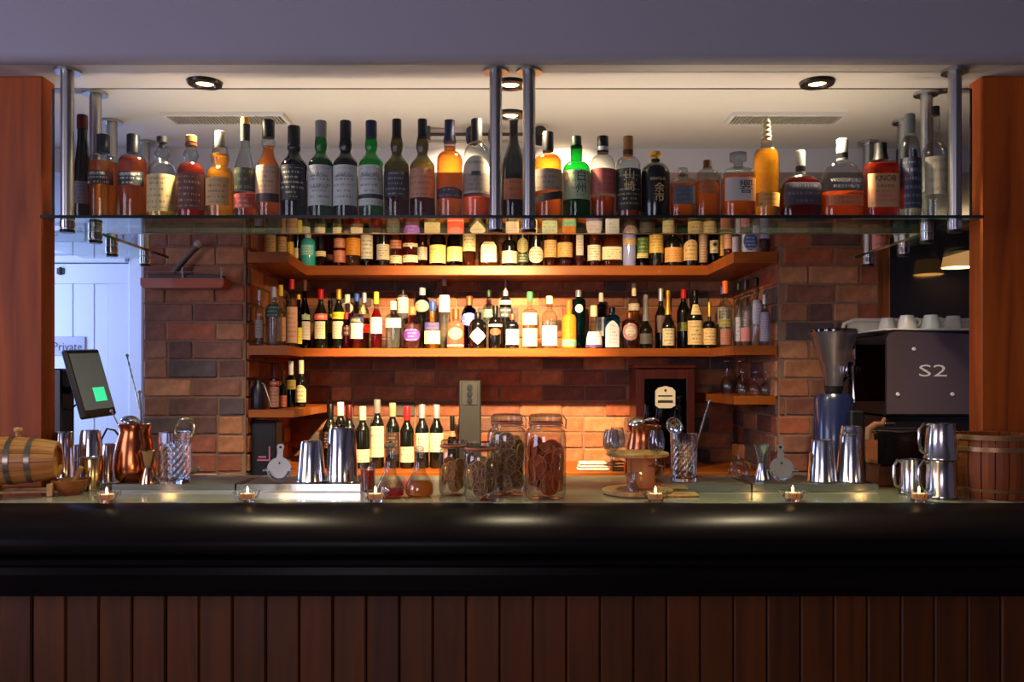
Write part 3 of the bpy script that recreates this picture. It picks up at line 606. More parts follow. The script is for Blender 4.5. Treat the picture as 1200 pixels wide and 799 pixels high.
F_(987, 163, 25, 222, 190, 7, 187, 'clear', 'rust', 226, 'grey', [(231, 243, .5, (196, 110, 70), (150, 70, 40), 'r', 2)], 'broad arched clear bottle, half full of amber, with embossed white lettering', n=3, asp=.55, chw=6.5, capl='black', texts=[('WOODFORD', 214, 6, (205, 205, 200), 36), ('RESERVE', 221, 5, (205, 205, 200), 30)])
F_(1032, 168, 19, 196, 188, 8, 187, 'clear', 'red', 193, 'black', [(206, 245, .62, (190, 142, 100), (120, 70, 48), 'r', 0), (224, 240, .5, (196, 128, 92), (150, 80, 60), 'r', 3)], 'square reddish bottle with tan label and black dipped top', n=4.5, asp=.7, capshape='taper', chw=7, texts=[('KNOB', 212, 9.5, (30, 22, 20), 24), ('CREEK', 221, 4.5, (60, 36, 28), 22)])
F_(1066, 134, 12.5, 193, 160, 5.5, 156, 'clear', 'water', 200, 'grey', [(187, 246, .85, (34, 36, 58), (120, 124, 150), 'r', 6)], 'clear bottle with tall dark navy label near the right post', chw=6)
F_(1096, 125, 15.5, 192, 166, 5.5, 134, 'clear', 'water', 225, 'black', [(186, 230, .75, (186, 168, 140), (140, 124, 104), 'r', 4)], 'tall clear bottle with beige label beside the front right post', chw=5)

# upper back shelf; only the lower halves show under the glass shelf in front
def U_(x, hw, body, liq, labels, desc, top=252, cap='black', d=4.285, lvl=268, **k):
    k.setdefault('style', 'e'); sh = k.pop('sh', 276)
    return bottle(x, top, hw, sh, sh-9, max(2.2, hw*.36), top+9, body, liq, lvl, cap, labels, desc, d=d, z0=(ZU+.0006), group='bottles on the upper back shelf', far=True, **k)
CR = (232, 216, 176); TN = (206, 168, 110)
def lr(d): return d      # depth helper for bottles on the returns
U_(317, 7, 'clear', 'amber', [(276, 296, .8, TN, INK)], 'tan-labelled bottle at the left end of the upper back shelf', d=4.0, top=258)
U_(330, 6.5, 'clear', 'damber', [(278, 298, .8, (176, 140, 96), INK)], 'tan-labelled bottle, second from the left on the upper back shelf', d=4.08, top=258)
U_(340, 4.5, 'clear', 'gold', [(284, 303, .8, (220, 170, 60), INK)], 'slim bottle with yellow label left of the turquoise bottle', d=4.2)
U_(348, 4, 'black', None, [(291, 303, .8, CR, INK)], 'thin dark bottle with small white label left of the turquoise bottle', d=4.3)
U_(361, 9, 'turq', None, [(288, 300, .6, (120, 196, 196), (230, 240, 236), 'r', 4)], 'turquoise ceramic bottle with white cap', top=271, cap='white', sh=288)
U_(376, 6.5, 'clear', 'maroon', [(295, 301, .8, CR, INK, 'r', 2)], 'short bottle with cream label just right of the turquoise bottle', top=268)
U_(384.5, 7, 'clear', 'damber', [(299, 306, .85, (226, 206, 160), INK, 'r', 2)], 'dark bottle with low beige label, third right of the turquoise bottle', d=4.40)
U_(398, 7, 'clear', 'red', [(280, 291, .8, (186, 110, 84), CR), (294, 308, .8, (190, 104, 84), CR)], 'bottle with two rust-pink labels on the upper back shelf', cap='maroon')
U_(414, 9, 'clear', 'gold', [(280, 300, .8, (216, 140, 30), (150, 80, 10))], 'broad golden bottle with orange label')
U_(430, 7, 'dgreen', None, [(276, 304, .85, (226, 220, 200), INK)], 'dark bottle with tall white label')
U_(449, 7.5, 'wine', None, [(287, 305, .85, (226, 218, 192), INK)], 'black bottle with square white label on the upper back shelf, left part')
U_(464, 7, 'clear', 'rust', [(282, 292, .8, (176, 92, 60), CR, 'r', 3), (300, 309, .85, (230, 214, 176), INK, 'r', 3)], 'reddish bottle with a low cream label')
U_(481, 9, 'clear', 'orange', [(286, 290, .8, CR, INK, 'r', 1), (300, 308, .8, CR, INK, 'r', 2)], 'orange-red bottle with two narrow cream bands')
U_(495, 5.8, 'clear', 'maroon', [(290, 305, .8, (176, 166, 150), INK)], 'slim bottle with grey label beside the orange-red bottle')
U_(513, 9.5, 'brown', 'maroon', [(288, 309, .85, (232, 208, 122), INK)], 'dark brown bottle with large yellow label', sh=283)
U_(533, 9, 'brown', 'maroon', [(290, 307, .85, (214, 200, 130), INK)], 'dark brown bottle with greenish cream label', sh=283)
U_(550, 7.5, 'clear', 'rust', [(272, 295, .85, (228, 206, 154), INK)], 'bottle with high cream label and red-brown spirit below')
U_(573, 12.5, 'clear', 'amber', [(284, 308, .45, (236, 222, 190), INK)], 'round-shouldered decanter of amber spirit with cream label', sh=292, n=2.6, asp=.7)
U_(597, 9, 'black', None, [(295, 309, .8, (224, 210, 184), (150, 60, 50))], 'round-shouldered black bottle with cream label', sh=290)
U_(612.5, 6.5, 'wine', None, [(280, 297, .8, (150, 140, 90), (40, 60, 30), 'o', 7), (298, 308, .8, (44, 66, 36), (200, 196, 170), 'r', 3)], 'black bottle with floral pattern', d=4.26)
U_(628, 8.5, 'black', None, [(290, 309, .8, (228, 214, 190), (150, 60, 60), 'o', 5)], 'black bottle with white oval label')
U_(645, 7.3, 'clear', 'rust', [(282, 302, .85, (222, 178, 116), INK)], 'bottle with tan label, left one of a matching pair right of the black bottles')
U_(662, 8.8, 'clear', 'damber', [(285, 302, .85, (222, 180, 108), INK)], 'bottle with tan label, right one of a matching pair right of the black bottles')
U_(679, 6.8, 'clear', 'damber', [(276, 300, .4, (206, 196, 186), (120, 100, 90), 'r', 7)], 'clear bottle with silvery vertical strip', cap='silver')
U_(696, 7.6, 'clear', 'damber', [(288, 306, .85, (238, 228, 206), (40, 30, 26))], 'bottle with white label and a dark bar across its top')
U_(717, 11.5, 'clear', 'rust', [(290, 305, .8, (234, 218, 180), INK)], 'broad bottle with wide cream label', n=3, asp=.7, sh=286)
U_(737.5, 7.8, 'lav', None, [(263, 272, .8, (230, 216, 200), (190, 60, 50), 'r', 3), (280, 288, .8, (206, 170, 130), (70, 60, 130), 'r', 3)], 'lavender-blue ceramic bottle on the upper back shelf', top=260, cap='white')
U_(753, 6.8, 'dgreen', None, [(279, 297, .8, (60, 96, 46), (180, 176, 90), 'r', 4), (297, 303, .8, (216, 198, 130), INK, 'r', 2)], 'dark bottle with green label above a cream band')
U_(769, 8.3, 'wine', None, [(276, 297, .85, (218, 178, 88), INK)], 'black bottle with mustard label')
U_(789, 10.5, 'wine', None, [(291, 308, .85, (224, 164, 92), (140, 60, 30))], 'broad black bottle with low orange-cream label', sh=287)
U_(809, 8.8, 'black', None, [(282, 306, .8, (206, 172, 116), INK, 'a', 5)], 'black bottle with arched tan label')
U_(824, 5, 'clear', 'damber', [(274, 308, .8, (150, 120, 100), (220, 200, 180), 'r', 11)], 'slim bottle wrapped in patterned paper', d=4.26)
U_(836.5, 5.6, 'dgreen', None, [(282, 297, .85, (196, 178, 150), (30, 26, 24), 'r', 3), (285, 289, .3, (24, 20, 20), (24, 20, 20), 'o', 0)], 'dark bottle with grey-tan label bearing a black dot')
U_(846, 3.6, 'clear', 'gold', [(276, 300, .8, (206, 160, 70), INK)], 'thin bottle with yellow label near the right end of the upper shelf', d=4.3)
U_(853, 5, 'clear', 'damber', [(272, 292, .8, (200, 150, 124), (140, 80, 70))], 'bottle with pink label near the right end of the upper shelf', d=4.22)
U_(862, 4, 'clear', 'water', [(278, 296, .85, (170, 168, 200), (100, 96, 130))], 'small bottle with lavender label left of the blue and white flask', d=3.88, top=266)
U_(878, 9, 'porcelain', None, [(273, 294, .5, (60, 84, 170), (210, 220, 246), 'o', 5)], 'blue and white porcelain flask on the upper right return', d=3.9, top=262, n=5, asp=.6, sh=272, cap='white')
U_(896, 6.5, 'clear', 'maroon', [(273, 280, .8, (150, 156, 206), (90, 90, 140), 'r', 2)], 'dark red bottle with lavender neck band at the right end of the upper shelf', d=3.79, lvl=281, top=262)

# lower back shelf
def D_(x, top, hw, body, liq, cap, labels, desc, d=4.225, lvl=None, sh=None, nb=None, capb=None, nh=.38, **k):
    h = 409-top; sh = sh or top+h*.42; nb = nb or top+h*.27; capb = capb or top+h*.16
    return bottle(x, top, hw, sh, nb, max(2, hw*nh), capb, body, liq, lvl or sh+2, cap, labels, desc, d=d, z0=ZL+.0006, group='bottles on the lower back shelf', far=True, **k)
R2 = 4.37
D_(304, 340, 5, 'clear', 'water', 'silver', [(375, 396, .7, (150, 140, 138), (90, 80, 80))], 'tall clear bottle at the left end of the lower back shelf', d=3.80)
D_(321, 336, 9.5, 'clear', 'water', 'silver', [(354, 372, .8, (40, 62, 60), (150, 190, 180), 'a', 4)], 'broad clear bottle with dark teal arched label on the left return', d=3.84, nh=.33)
D_(329, 334, 6.5, 'clear', 'straw', 'yellow', [(372, 400, .8, (190, 140, 110), (110, 70, 60))], 'clear bottle with yellow cap on the left return', d=4.02)
D_(342, 327, 7, 'clear', 'water', 'red', [(360, 402, .82, (206, 160, 136), (150, 90, 70), 'r', 8)], 'bottle with long pink label and red cap, tallest at the left', d=4.05, capb=338)
D_(350, 345, 4, 'dgreen', None, 'yellow', [(384, 403, .9, (222, 204, 50), (120, 110, 20))], 'thin bottle with small bright yellow label', d=4.17, capb=350)
D_(357, 328, 7, 'dgreen', 'lgreen', 'brown', [(369, 375, .8, (170, 190, 160), INK, 'r', 2), (377, 398, .8, (190, 180, 170), (130, 80, 30))], 'green bottle with tall brown cap and white label', style='s', capb=340, nb=348, sh=372)
D_(376, 339, 7.8, 'wine', None, 'red', [(368, 375, .9, (222, 90, 80), CR, 'r', 1), (377, 397, .55, (206, 190, 160), (130, 90, 30))], 'dark bottle with red cap and salmon shoulder band', style='s', capb=350, nb=353, sh=370)
D_(397, 339, 7.8, 'wine', None, 'gold', [(366, 374, .9, (226, 206, 40), (110, 90, 10), 'r', 1), (377, 397, .55, (206, 196, 170), (120, 90, 30))], 'dark bottle with gold cap and yellow shoulder band', style='s', capb=350, nb=353, sh=370)
D_(387, 352, 6.5, 'wine', None, 'black', [(368, 390, .8, (150, 150, 40), INK)], 'dark bottle half hidden between the red-capped and gold-capped bottles', d=R2, style='s')
D_(407, 345, 7.5, 'dgreen', 'lgreen', 'white', [(355, 368, .8, (200, 190, 180), (190, 70, 60), 'o', 3)], 'green bottle behind the gold-capped bottle', d=R2, style='s', sh=355)
D_(406, 366, 5, 'red', 'campari', 'red', [(382, 393, .9, (40, 14, 14), (230, 120, 100), 'r', 2)], 'small scarlet bottle in front of the green bottle', d=4.2)
D_(418, 344, 7.8, 'clear', 'orange', 'blue', [(372, 379, .95, (44, 60, 110), (230, 180, 60), 'r', 1), (379, 397, .75, (236, 220, 196), (60, 60, 110))], 'red-orange bottle with blue and white label', style='s', capb=352, nb=356, sh=372, texts=[('APEROL', 376, 5, (236, 190, 80), 13)])
D_(427, 343, 6.5, 'clear', 'maroon', 'silver', [(357, 368, .9, (226, 206, 150), INK, 'r', 3), (380, 390, .9, (220, 180, 140), INK, 'r', 2)], 'bottle with cream shoulder label behind the red-orange bottle', d=R2)
D_(441, 342, 7, 'clear', 'campari', 'yellow', [(372, 391, .85, (236, 230, 216), (30, 30, 60), 'r', 0), (380, 390, .7, (238, 230, 214), (120, 110, 110), 'r', 4)], 'bright red bottle with yellow cap and white label', style='s', capb=355, nb=358, sh=376, lvl=362, texts=[('CAMPARI', 376, 4.8, (24, 30, 70), 11.5)])
D_(461, 353, 9, 'clear', 'water', 'cream', [(373, 384, .85, (236, 224, 196), INK, 'r', 3)], 'clear bottle with white cap and white label right of the bright red bottle', sh=372, nb=368, capb=362, n=3, asp=.8)
D_(472, 340, 6.5, 'grey', None, 'black', [(345, 367, .9, (190, 186, 180), (30, 28, 30), 'r', 5)], 'grey bottle with black and white striped label', d=R2, capb=344, nb=345, sh=348)
D_(483, 360, 10, 'pink', 'water', 'orange', [(385, 400, .65, (96, 50, 150), (220, 190, 230), 'o', 4)], 'clear orange-tinted bottle with purple oval label', capb=368, nb=371, sh=378, n=3, asp=.7)
D_(495, 337, 9, 'smoke', 'water', 'silver', [(352, 366, .7, (150, 146, 134), (80, 76, 70), 'o', 4)], 'smoky round bottle with forked stopper behind the purple-labelled bottle', d=R2, capb=345, nb=348, sh=358)
D_(507, 353, 9.5, 'pale', 'straw', 'blue', [(378, 387, .55, (60, 60, 120), (210, 90, 60), 'r', 2), (388, 403, .6, (236, 222, 170), (190, 170, 110), 'r', 4)], 'pale yellow bottle with blue cap and small blue label', capb=363, nb=372, sh=377, n=3.5, asp=.7)
D_(521, 326, 7, 'clear', 'water', 'silver', [(346, 366, .75, (176, 176, 196), (70, 70, 120), 'r', 5)], 'tall clear bottle with long silver neck', d=R2, capb=334, nb=344, sh=350)
D_(534, 362, 10, 'coral', None, 'copper', [(384, 398, .5, (240, 150, 126), (250, 230, 214), 'o', 5), (404, 406, .6, (246, 214, 196), INK, 'r', 0)], 'coral red bottle with pale emblem and pink cap', capb=374, nb=377, sh=382, n=3.5, asp=.7)
D_(550, 347, 9.5, 'royal', None, 'copper', [(367, 382, .75, (110, 120, 226), (230, 230, 250), 'o', 4)], 'royal blue bottle behind the coral red one', d=R2, capb=357, nb=360, sh=372)
D_(560, 366, 10, 'black', None, 'black', [(384, 404, .72, (236, 226, 196), (150, 140, 120), 'd', 3)], 'squat black bottle with white diamond label', capb=372, nb=374, sh=382)
D_(573, 340, 6.8, 'clear', 'water', 'dgreen', [(363, 372, .9, (120, 170, 140), (40, 70, 60), 'r', 3)], 'clear bottle with green label behind the black bottles', d=R2, capb=347, nb=356, sh=362)
D_(580.5, 358, 8, 'black', None, 'black', [(380, 383, .9, (206, 196, 180), INK, 'r', 0), (385, 393, .55, (206, 80, 54), (120, 30, 20), 'o', 0)], 'black bottle with a red spot on its label', capb=368, nb=371, sh=378)
D_(592.5, 327, 7, 'black', None, 'silver', [(352, 357, .9, (190, 190, 186), (20, 20, 24), 'r', 1), (361, 372, .8, (60, 70, 84), (200, 200, 204), 'r', 2)], 'tall black bottle with white print and thin steel pourer', d=R2, capshape='pour', capb=346, nb=349, sh=353)
D_(600.5, 368, 7.5, 'black', None, 'copper', [(386, 404, .8, (236, 226, 206), (120, 60, 50))], 'small black bottle with white square label', capb=374, nb=377, sh=383, n=4, asp=.8)
D_(621, 342, 8.3, 'clear', 'straw', 'green', [(367, 381, .85, (238, 226, 190), (150, 110, 40), 'r', 3), (385, 406, .75, (240, 220, 176), (190, 120, 90), 'r', 6)], 'clear bottle with green cap, cream labels and red neck badge', capb=352, nb=362, sh=366, lvl=370, n=3, asp=.8)
D_(644, 347, 9, 'clear', 'water', 'cream', [(382, 405, .7, (206, 226, 196), (120, 150, 120), 'r', 5)], 'clear bottle with pale green label and round cork', capb=355, nb=364, sh=374, n=3, asp=.7)
D_(667, 352, 8.5, 'pattern', None, 'orange', [(398, 406, .8, (90, 170, 150), (226, 190, 60), 'r', 2)], 'orange patterned bottle with teal base', capb=361, nb=368, sh=375)
D_(678, 340, 8.5, 'teal', 'water', 'silver', [(357, 367, .35, (226, 236, 236), (70, 120, 140), 'o', 2)], 'turquoise bottle with white drop emblem behind the orange one', d=R2, capb=347, nb=350, sh=353)
D_(696, 358, 10, 'clear', 'water', 'cream', [(389, 404, .75, (230, 220, 232), (130, 110, 150), 'r', 4), (404, 407, .9, (90, 66, 130), (90, 66, 130), 'r', 0)], 'cone-shaped clear bottle with lilac label', style='cone', capb=370, nb=374, sh=402)
D_(704.5, 343, 6.5, 'dgreen', None, 'white', [(372, 380, .7, (190, 200, 190), (30, 50, 40), 'r', 1), (380, 394, .7, (210, 214, 210), INK)], 'dark green bottle with white cap behind the cone-shaped bottle', d=R2, capb=353, nb=356, sh=362)
D_(717, 360, 9.3, 'blue', 'water', 'black', [(376, 407, .5, (226, 232, 240), (70, 100, 150), 'a', 8)], 'sky blue bottle with tall white arched label', capb=366, nb=369, sh=374, n=4, asp=.7)
D_(738, 366, 9.3, 'choc', None, 'copper', [(379, 399, .72, (196, 150, 150), (80, 40, 50), 'o', 0), (383, 394, .45, (226, 216, 206), (80, 40, 50), 'o', 3)], 'dark plum bottle with pink oval label', capb=372, nb=374, sh=380)
D_(743, 332, 6.5, 'clear', 'gold', 'cream', [(356, 364, .9, (220, 206, 180), INK, 'r', 3)], 'amber bottle with tall cream neck behind the plum bottle', d=R2, capb=346, nb=350, sh=355)
D_(757, 345, 7.8, 'wine', None, 'grey', [(391, 403, .8, (96, 88, 88), (60, 54, 54))], 'sparkling wine bottle in dark grey foil with grey label', style='s', capshape='foil', capb=370, nb=374, sh=388, nh=.3)
D_(774.5, 338, 7, 'wine', None, 'silver', [(370, 390, .6, (120, 96, 90), (70, 50, 46))], 'dark bottle with silver neck behind the gold-foiled bottle', d=R2, style='s', capb=352, nb=356, sh=372)
D_(783, 340, 7.3, 'wine', None, 'gold', [(385, 405, .75, (230, 216, 168), INK, 'r', 5)], 'sparkling wine bottle in gold foil with cream label', style='s', capshape='foil', capb=363, nb=367, sh=384, nh=.3)
D_(801, 339, 7.8, 'wine', None, 'red', [(378, 388, .8, (130, 130, 40), INK, 'r', 2)], 'dark bottle with red neck band behind the cream-labelled one', d=R2, style='s', capb=349, nb=352, sh=366)
D_(814.5, 340, 9, 'wine', None, 'black', [(376, 404, .85, (230, 200, 140), INK, 'r', 6), (357, 369, .5, (230, 206, 150), (150, 60, 30), 'r', 2)], 'large dark bottle with cream labels on neck and body', style='s', capb=346, nb=352, sh=374)
D_(831.5, 354, 8, 'wine', None, 'gold', [(385, 404, .85, (230, 200, 140), INK, 'r', 5)], 'broad dark bottle with slim gold neck and cream label', capb=370, nb=376, sh=382, nh=.25)
D_(850, 329, 8, 'clear', 'water', 'orange', [(374, 383, .8, (150, 140, 70), INK, 'r', 2), (386, 404, .6, (170, 110, 90), (90, 60, 60))], 'clear bottle with orange cap on the right return', d=4.06, capb=343, nb=352, sh=362)
D_(846.5, 336, 6, 'clear', 'water', 'blue', [(360, 380, .8, (190, 180, 150), INK)], 'clear bottle with blue cap just behind the orange-capped one', d=4.26, capb=344)
D_(865.5, 332, 5.5, 'clear', 'water', 'dgreen', [(372, 400, .8, (176, 176, 196), (60, 60, 90))], 'slim clear bottle with green cap on the right return', d=4.08, capb=339)
D_(874, 328, 6.5, 'clear', 'water', 'navy', [(384, 400, .8, (196, 130, 140), (190, 40, 50))], 'clear bottle with navy cap and red print on the right return', d=3.97, capb=339)
D_(886, 325, 7.5, 'clear', 'water', 'black', [(352, 380, .5, (170, 170, 200), (90, 90, 130), 'r', 7)], 'tall clear bottle with black cap at the right of the lower shelf', d=3.88, capb=334, nb=350, sh=357)
D_(896, 345, 6, 'clear', 'water', 'silver', [(366, 400, .8, (150, 146, 166), (210, 206, 220), 'r', 12)], 'etched clear bottle, last at the right end of the lower shelf', d=3.79)

# wine bottles on the back counter
def W_(x, top, foil, labels, desc, hw=8.1, d=4.16, base=None, z0=ZB+.0006, group='wine bottles on the back counter', body='wine', lsh=None):
    sh = lsh or top+30
    return bottle(x, top, hw, sh, top+16, hw*.42, top+15, body, None, 0, foil, labels, desc, d=d, z0=z0, group=group, far=True, style='s', name='wine_bottle', chw=hw*.5)
WL = (232, 218, 178)
W_(387, 473, 'black', [(505, 525, .8, (60, 30, 30), CR)], 'wine bottle in black foil wearing a white stopper, behind the tall shaker')
W_(409, 474, 'maroon', [(520, 540, .8, (120, 90, 80), INK)], 'wine bottle in maroon foil')
W_(425, 476, 'cream', [(526, 541, .9, WL, INK, 'r', 3)], 'wine bottle in cream foil with low cream label')
W_(442, 468, 'grey', [(499, 535, .85, (232, 222, 182), (120, 110, 60), 'r', 5)], 'wine bottle in grey foil with tall cream label', hw=8)
W_(460, 472, 'tan', [(506, 532, .8, (60, 40, 34), (150, 120, 90))], 'wine bottle in tan foil with dark label')
W_(477, 476, 'red', [(523, 541, .9, WL, INK, 'r', 3)], 'wine bottle in bright red foil')
W_(494.5, 474, 'silver', [(507, 529, .9, (230, 214, 190), (130, 60, 60), 'r', 5)], 'wine bottle in silver foil with cream label, left one of a pair', hw=8)
W_(511.5, 474, 'silver', [(507, 529, .9, (230, 214, 190), (130, 60, 60), 'r', 5)], 'wine bottle in silver foil with cream label, right one of a pair', hw=8)
W_(530, 487, 'black', [(505, 511, .8, (200, 120, 90), INK, 'r', 2)], 'short dark bottle with pourer left of the grey dispenser tower', hw=5.5, d=4.2)
W_(399, 471, 'white', [(512, 530, .8, (70, 40, 36), CR)], 'wine bottle topped with bulging white plastic wrap', d=4.3)
GR = 'bottles on the left corner shelf'
W_(322, 427, 'maroon', [(446, 452, .9, (160, 60, 40), CR, 'r', 1), (453, 477, .7, (190, 130, 110), INK)], 'dark bottle with orange-red neck and pink label on the corner shelf', hw=5.6, d=3.86, z0=ZCL+.0006, group=GR, lsh=444)
W_(332, 434, 'brown', [(463, 478, .8, (176, 90, 80), CR, 'r', 4)], 'small dark bottle with brown cap on the corner shelf', hw=4.4, d=3.95, z0=ZCL+.0006, group=GR, lsh=452)
W_(341, 423, 'white', [(445, 456, .9, (150, 130, 50), INK, 'r', 2)], 'green-shouldered bottle with pale neck on the corner shelf', hw=5.8, d=4.02, z0=ZCL+.0006, group=GR, body='dgreen', lsh=446)
W_(353, 422, 'cream', [(451, 471, .85, (228, 208, 160), INK, 'a', 4)], 'dark bottle with white arched label at the end of the corner shelf', hw=6, d=4.08, z0=ZCL+.0006, group=GR, lsh=448)
# bottles and glasses on the side glass shelves
ZSS = ZS+.0006
for x, hw, d, cl, ds in ((1030, 9, 3.0, (200, 120, 110), 'bottle with white and red label on the right side glass shelf, rearmost'), (1053, 7, 2.95, (70, 150, 160), 'bottle with round teal label on the right side glass shelf'), (1072, 8, 2.90, (214, 206, 170), 'bottle with cream label on the right side glass shelf'), (1088, 8, 2.86, (120, 40, 60), 'bottle with dark red label on the right side glass shelf, nearest')):
    bottle(x, 175, hw, 225, 205, hw*.36, 190, 'clear', 'water', 232, 'black', [(236, 300, .85, cl if cl != (70, 150, 160) else (190, 200, 204), (90, 60, 70), 'r' if cl != (70, 150, 160) else 'o', 5)], ds, d=d+.2, z0=ZSS, group='bottles on the right side glass shelf', far=True)
# ------------------------------------------------------------------ things on the bar top
CTZ = CT+.0006
def dof(py, z=CT): return (EYE-z)*F/(py-HZ)            # depth of a point at height z seen at row py
CLEARG = glass('clear_glassware', (240, 243, 245), .6, 2.4)
CRYS = crystal('cut_crystal', (246, 248, 250))
COPPER = plain('copper', (196, 108, 66), .2, 1, var=.12, scale=14)
PALEW = wood('pale_wood', (150, 100, 52), (206, 156, 96), 'Z', .5)
REDW = wood('mahogany', (44, 12, 6), (72, 22, 10), 'Z', .35, 4, .3)
OAK = wood('oak_stave', (120, 66, 28), (176, 108, 52), 'Z', .5, 4, .1, .18)
HOOP = plain('hoop_metal', (150, 140, 128), .3, .9)
# steel trays
def tray(px0, px1, y0, y1, label):
    d = 2.455; x0, x1 = xx(px0, d), xx(px1, d); o = thing('bar_tray', label, 'tray', ((x0+x1)/2, d+.1, CTZ), group='steel trays along the bar'); hw = (x1-x0)/2
    G().box(-hw, hw, -.10, .12, 0, .004).build('base', BRUSHED, o, False)
    G().box(-hw, hw, -.10, -.097, .004, .022).box(-hw, hw, .117, .12, .004, .022).box(-hw, -hw+.003, -.097, .117, .004, .022).box(hw-.003, hw, -.097, .117, .004, .022).build('rim', STEEL, o, False)
    G().box(-hw+.006, hw-.006, -.092, .112, .004, .019, .002).build('mat', plain('steel_mesh_mat', (140, 138, 134), .4, .8), o, False)
tray(131, 275, 0, 0, 'steel drip tray at the left under the copper pitcher and mixing glass'); tray(277, 422, 0, 0, 'steel drip tray left of centre under the two upturned shakers')
tray(778, 880, 0, 0, 'steel drip tray right of centre under the mixing glass with spoon'); tray(882, 1029, 0, 0, 'steel drip tray at the right under the pair of upturned shakers')
TZ = CTZ+.0202; TD = 2.53
# tealights in cut-glass holders
FLAME = plain('flame', (255, 220, 150), .5, emit=(255, 190, 90), estr=40, var=.01); WAX = plain('wax_painted_glow', (236, 216, 196), .5, emit=(255, 150, 70), estr=.25, var=.05)  # wax carries a faint painted glow, as if backlit by the flame
def tealight(px, py, label):
    d = dof(py); o = thing('tealight', label, 'candle', (xx(px, d), d, CTZ), group='tealights along the bar edge')
    g = G(); prof = [(.0005, 0), (.018, 0), (.020, .006), (.030, .016), (.036, .028), (.033, .0285), (.027, .018), (.020, .008), (.0005, .008)]; v = []; f = []; seg = 20
    for r, z in prof:
        for j in range(seg): t = 2*PI*j/seg; q = r*(1.06 if j % 2 else .94); v.append((q*math.cos(t), q*math.sin(t), z))
    for i in range(len(prof)-1):
        for j in range(seg): k = (j+1) % seg; f.append((i*seg+j, i*seg+k, (i+1)*seg+k, (i+1)*seg+j))
    mk('holder', v, f, CRYS, o, False)
    light('tealight_glow', 'POINT', (xx(px, d), d, CTZ+.046), .22, (1, .58, .22), shadow_soft_size=.003)
    G().lathe([(.0185, .009), (.0185, .022)], 18).build('wax_cup', WAX, o); G().tube([(0, 0, .022), (.001, 0, .027)], .0008, 5).build('wick', BLACK, o)
    G().lathe([(0, .0245), (.0022, .027), (.003, .030), (.0018, .036), (0, .041)], 10).build('flame', FLAME, o)
for px, py, lb in ((125, 589, 'lit tealight in cut glass, leftmost, below the copper jigger'), (290, 588, 'lit tealight in cut glass below the left hawthorne strainer'), (440, 588, 'lit tealight in cut glass in front of the red flask'), (768, 588, 'lit tealight in cut glass in front of the wooden glass carrier'), (929, 587, 'lit tealight in cut glass below the right hawthorne strainer'), (1077, 588, 'lit tealight in cut glass beside the pewter tankards')): tealight(px, py, lb)
# shaker tins, mouth down
def tin(px, top, bot, ht, hb, label, d=TD, z=None, mat=STEEL, name='shaker_tin', group='upturned steel shaker tins', band=False):
    z = TZ if z is None else z; m = d/F; o = thing(name, label, 'shaker', (xx(px, d), d, z), group=group); H = zz(top, d)-z
    G().lathe([(hb*m*1.03, 0), (hb*m*1.03, .003), (hb*m, .004), (ht*m, H-.006), (ht*m*.93, H), (ht*m*.88, H-.002), (0, H-.002)], 36).build('cup', mat, o)
    G().torus(hb*m*1.02, .0016, (0, 0, .002), 36, 6).build('rolled_rim', STEEL, o)
    return o
tin(365, 517, 567, 12.5, 16.5, 'short upturned steel shaker beside the taller one, left of centre'); tin(401, 501, 567, 15.5, 18.5, 'tall upturned steel shaker left of centre')
tin(963.5, 515, 567, 13, 17, 'short upturned steel shaker at the right'); tin(997, 509, 567, 12.5, 17, 'tall upturned steel shaker at the right with a cup on top')
tin(997.5, 499, 509, 11.5, 12, 'small steel cup stacked on the right tall shaker', z=zz(508.6, TD), group='stacked steel cups')
LD = 2.62; LZ = CTZ
tin(74, 506, 560, 10.5, 12, 'upturned steel shaker beside the left timber post', d=LD, z=LZ)
tin(106, 504, 534, 11, 13, 'steel shaker tin standing on top of another at the left', d=2.50, z=zz(535.2, 2.50)); tin(108, 535.6, 575, 13, 11, 'brassy steel tin carrying another tin at the left', d=2.50, z=LZ, mat=plain('brass_tint', (206, 180, 130), .2, 1))
tin(127, 520, 567, 9, 11.5, 'dark upturned steel tin behind the stacked pair at the left', d=2.66, z=LZ); tin(90.5, 521, 560, 6, 7, 'slim blue-tinted steel tin between the two left shakers', d=2.68, z=LZ)
# copper pitcher with a julep strainer and spoons in it
def copper_pot(px, top, hmid, htop, d, z, label):
    m = d/F; o = thing('copper_pitcher', label, 'pitcher', (xx(px, d), d, z)); H = zz(top, d)-z; a, b = hmid*m, htop*m
    G().lathe([(0, .002), (a*.8, 0), (a*.95, H*.06), (a, H*.25), (a*.96, H*.45), (a*.82, H*.7), (b*.92, H*.86), (b, H*.97), (b*1.02, H), (b*.97, H), (b*.88, H*.86), (a*.75, H*.6), (a*.9, H*.2), (0, H*.03)], 36).build('body', COPPER, o)
    G().torus(b*1.0, .0018, (0, 0, H), 36, 6).build('rim', COPPER, o)
    return o, H
P1, h1 = copper_pot(158, 497, 24, 18, 2.56, TZ, 'tall copper pitcher holding bar tools at the left')
P2, h2 = copper_pot(755, 499, 24, 19, 2.76, CTZ, 'copper pitcher holding strainers, behind the wooden glass carrier')
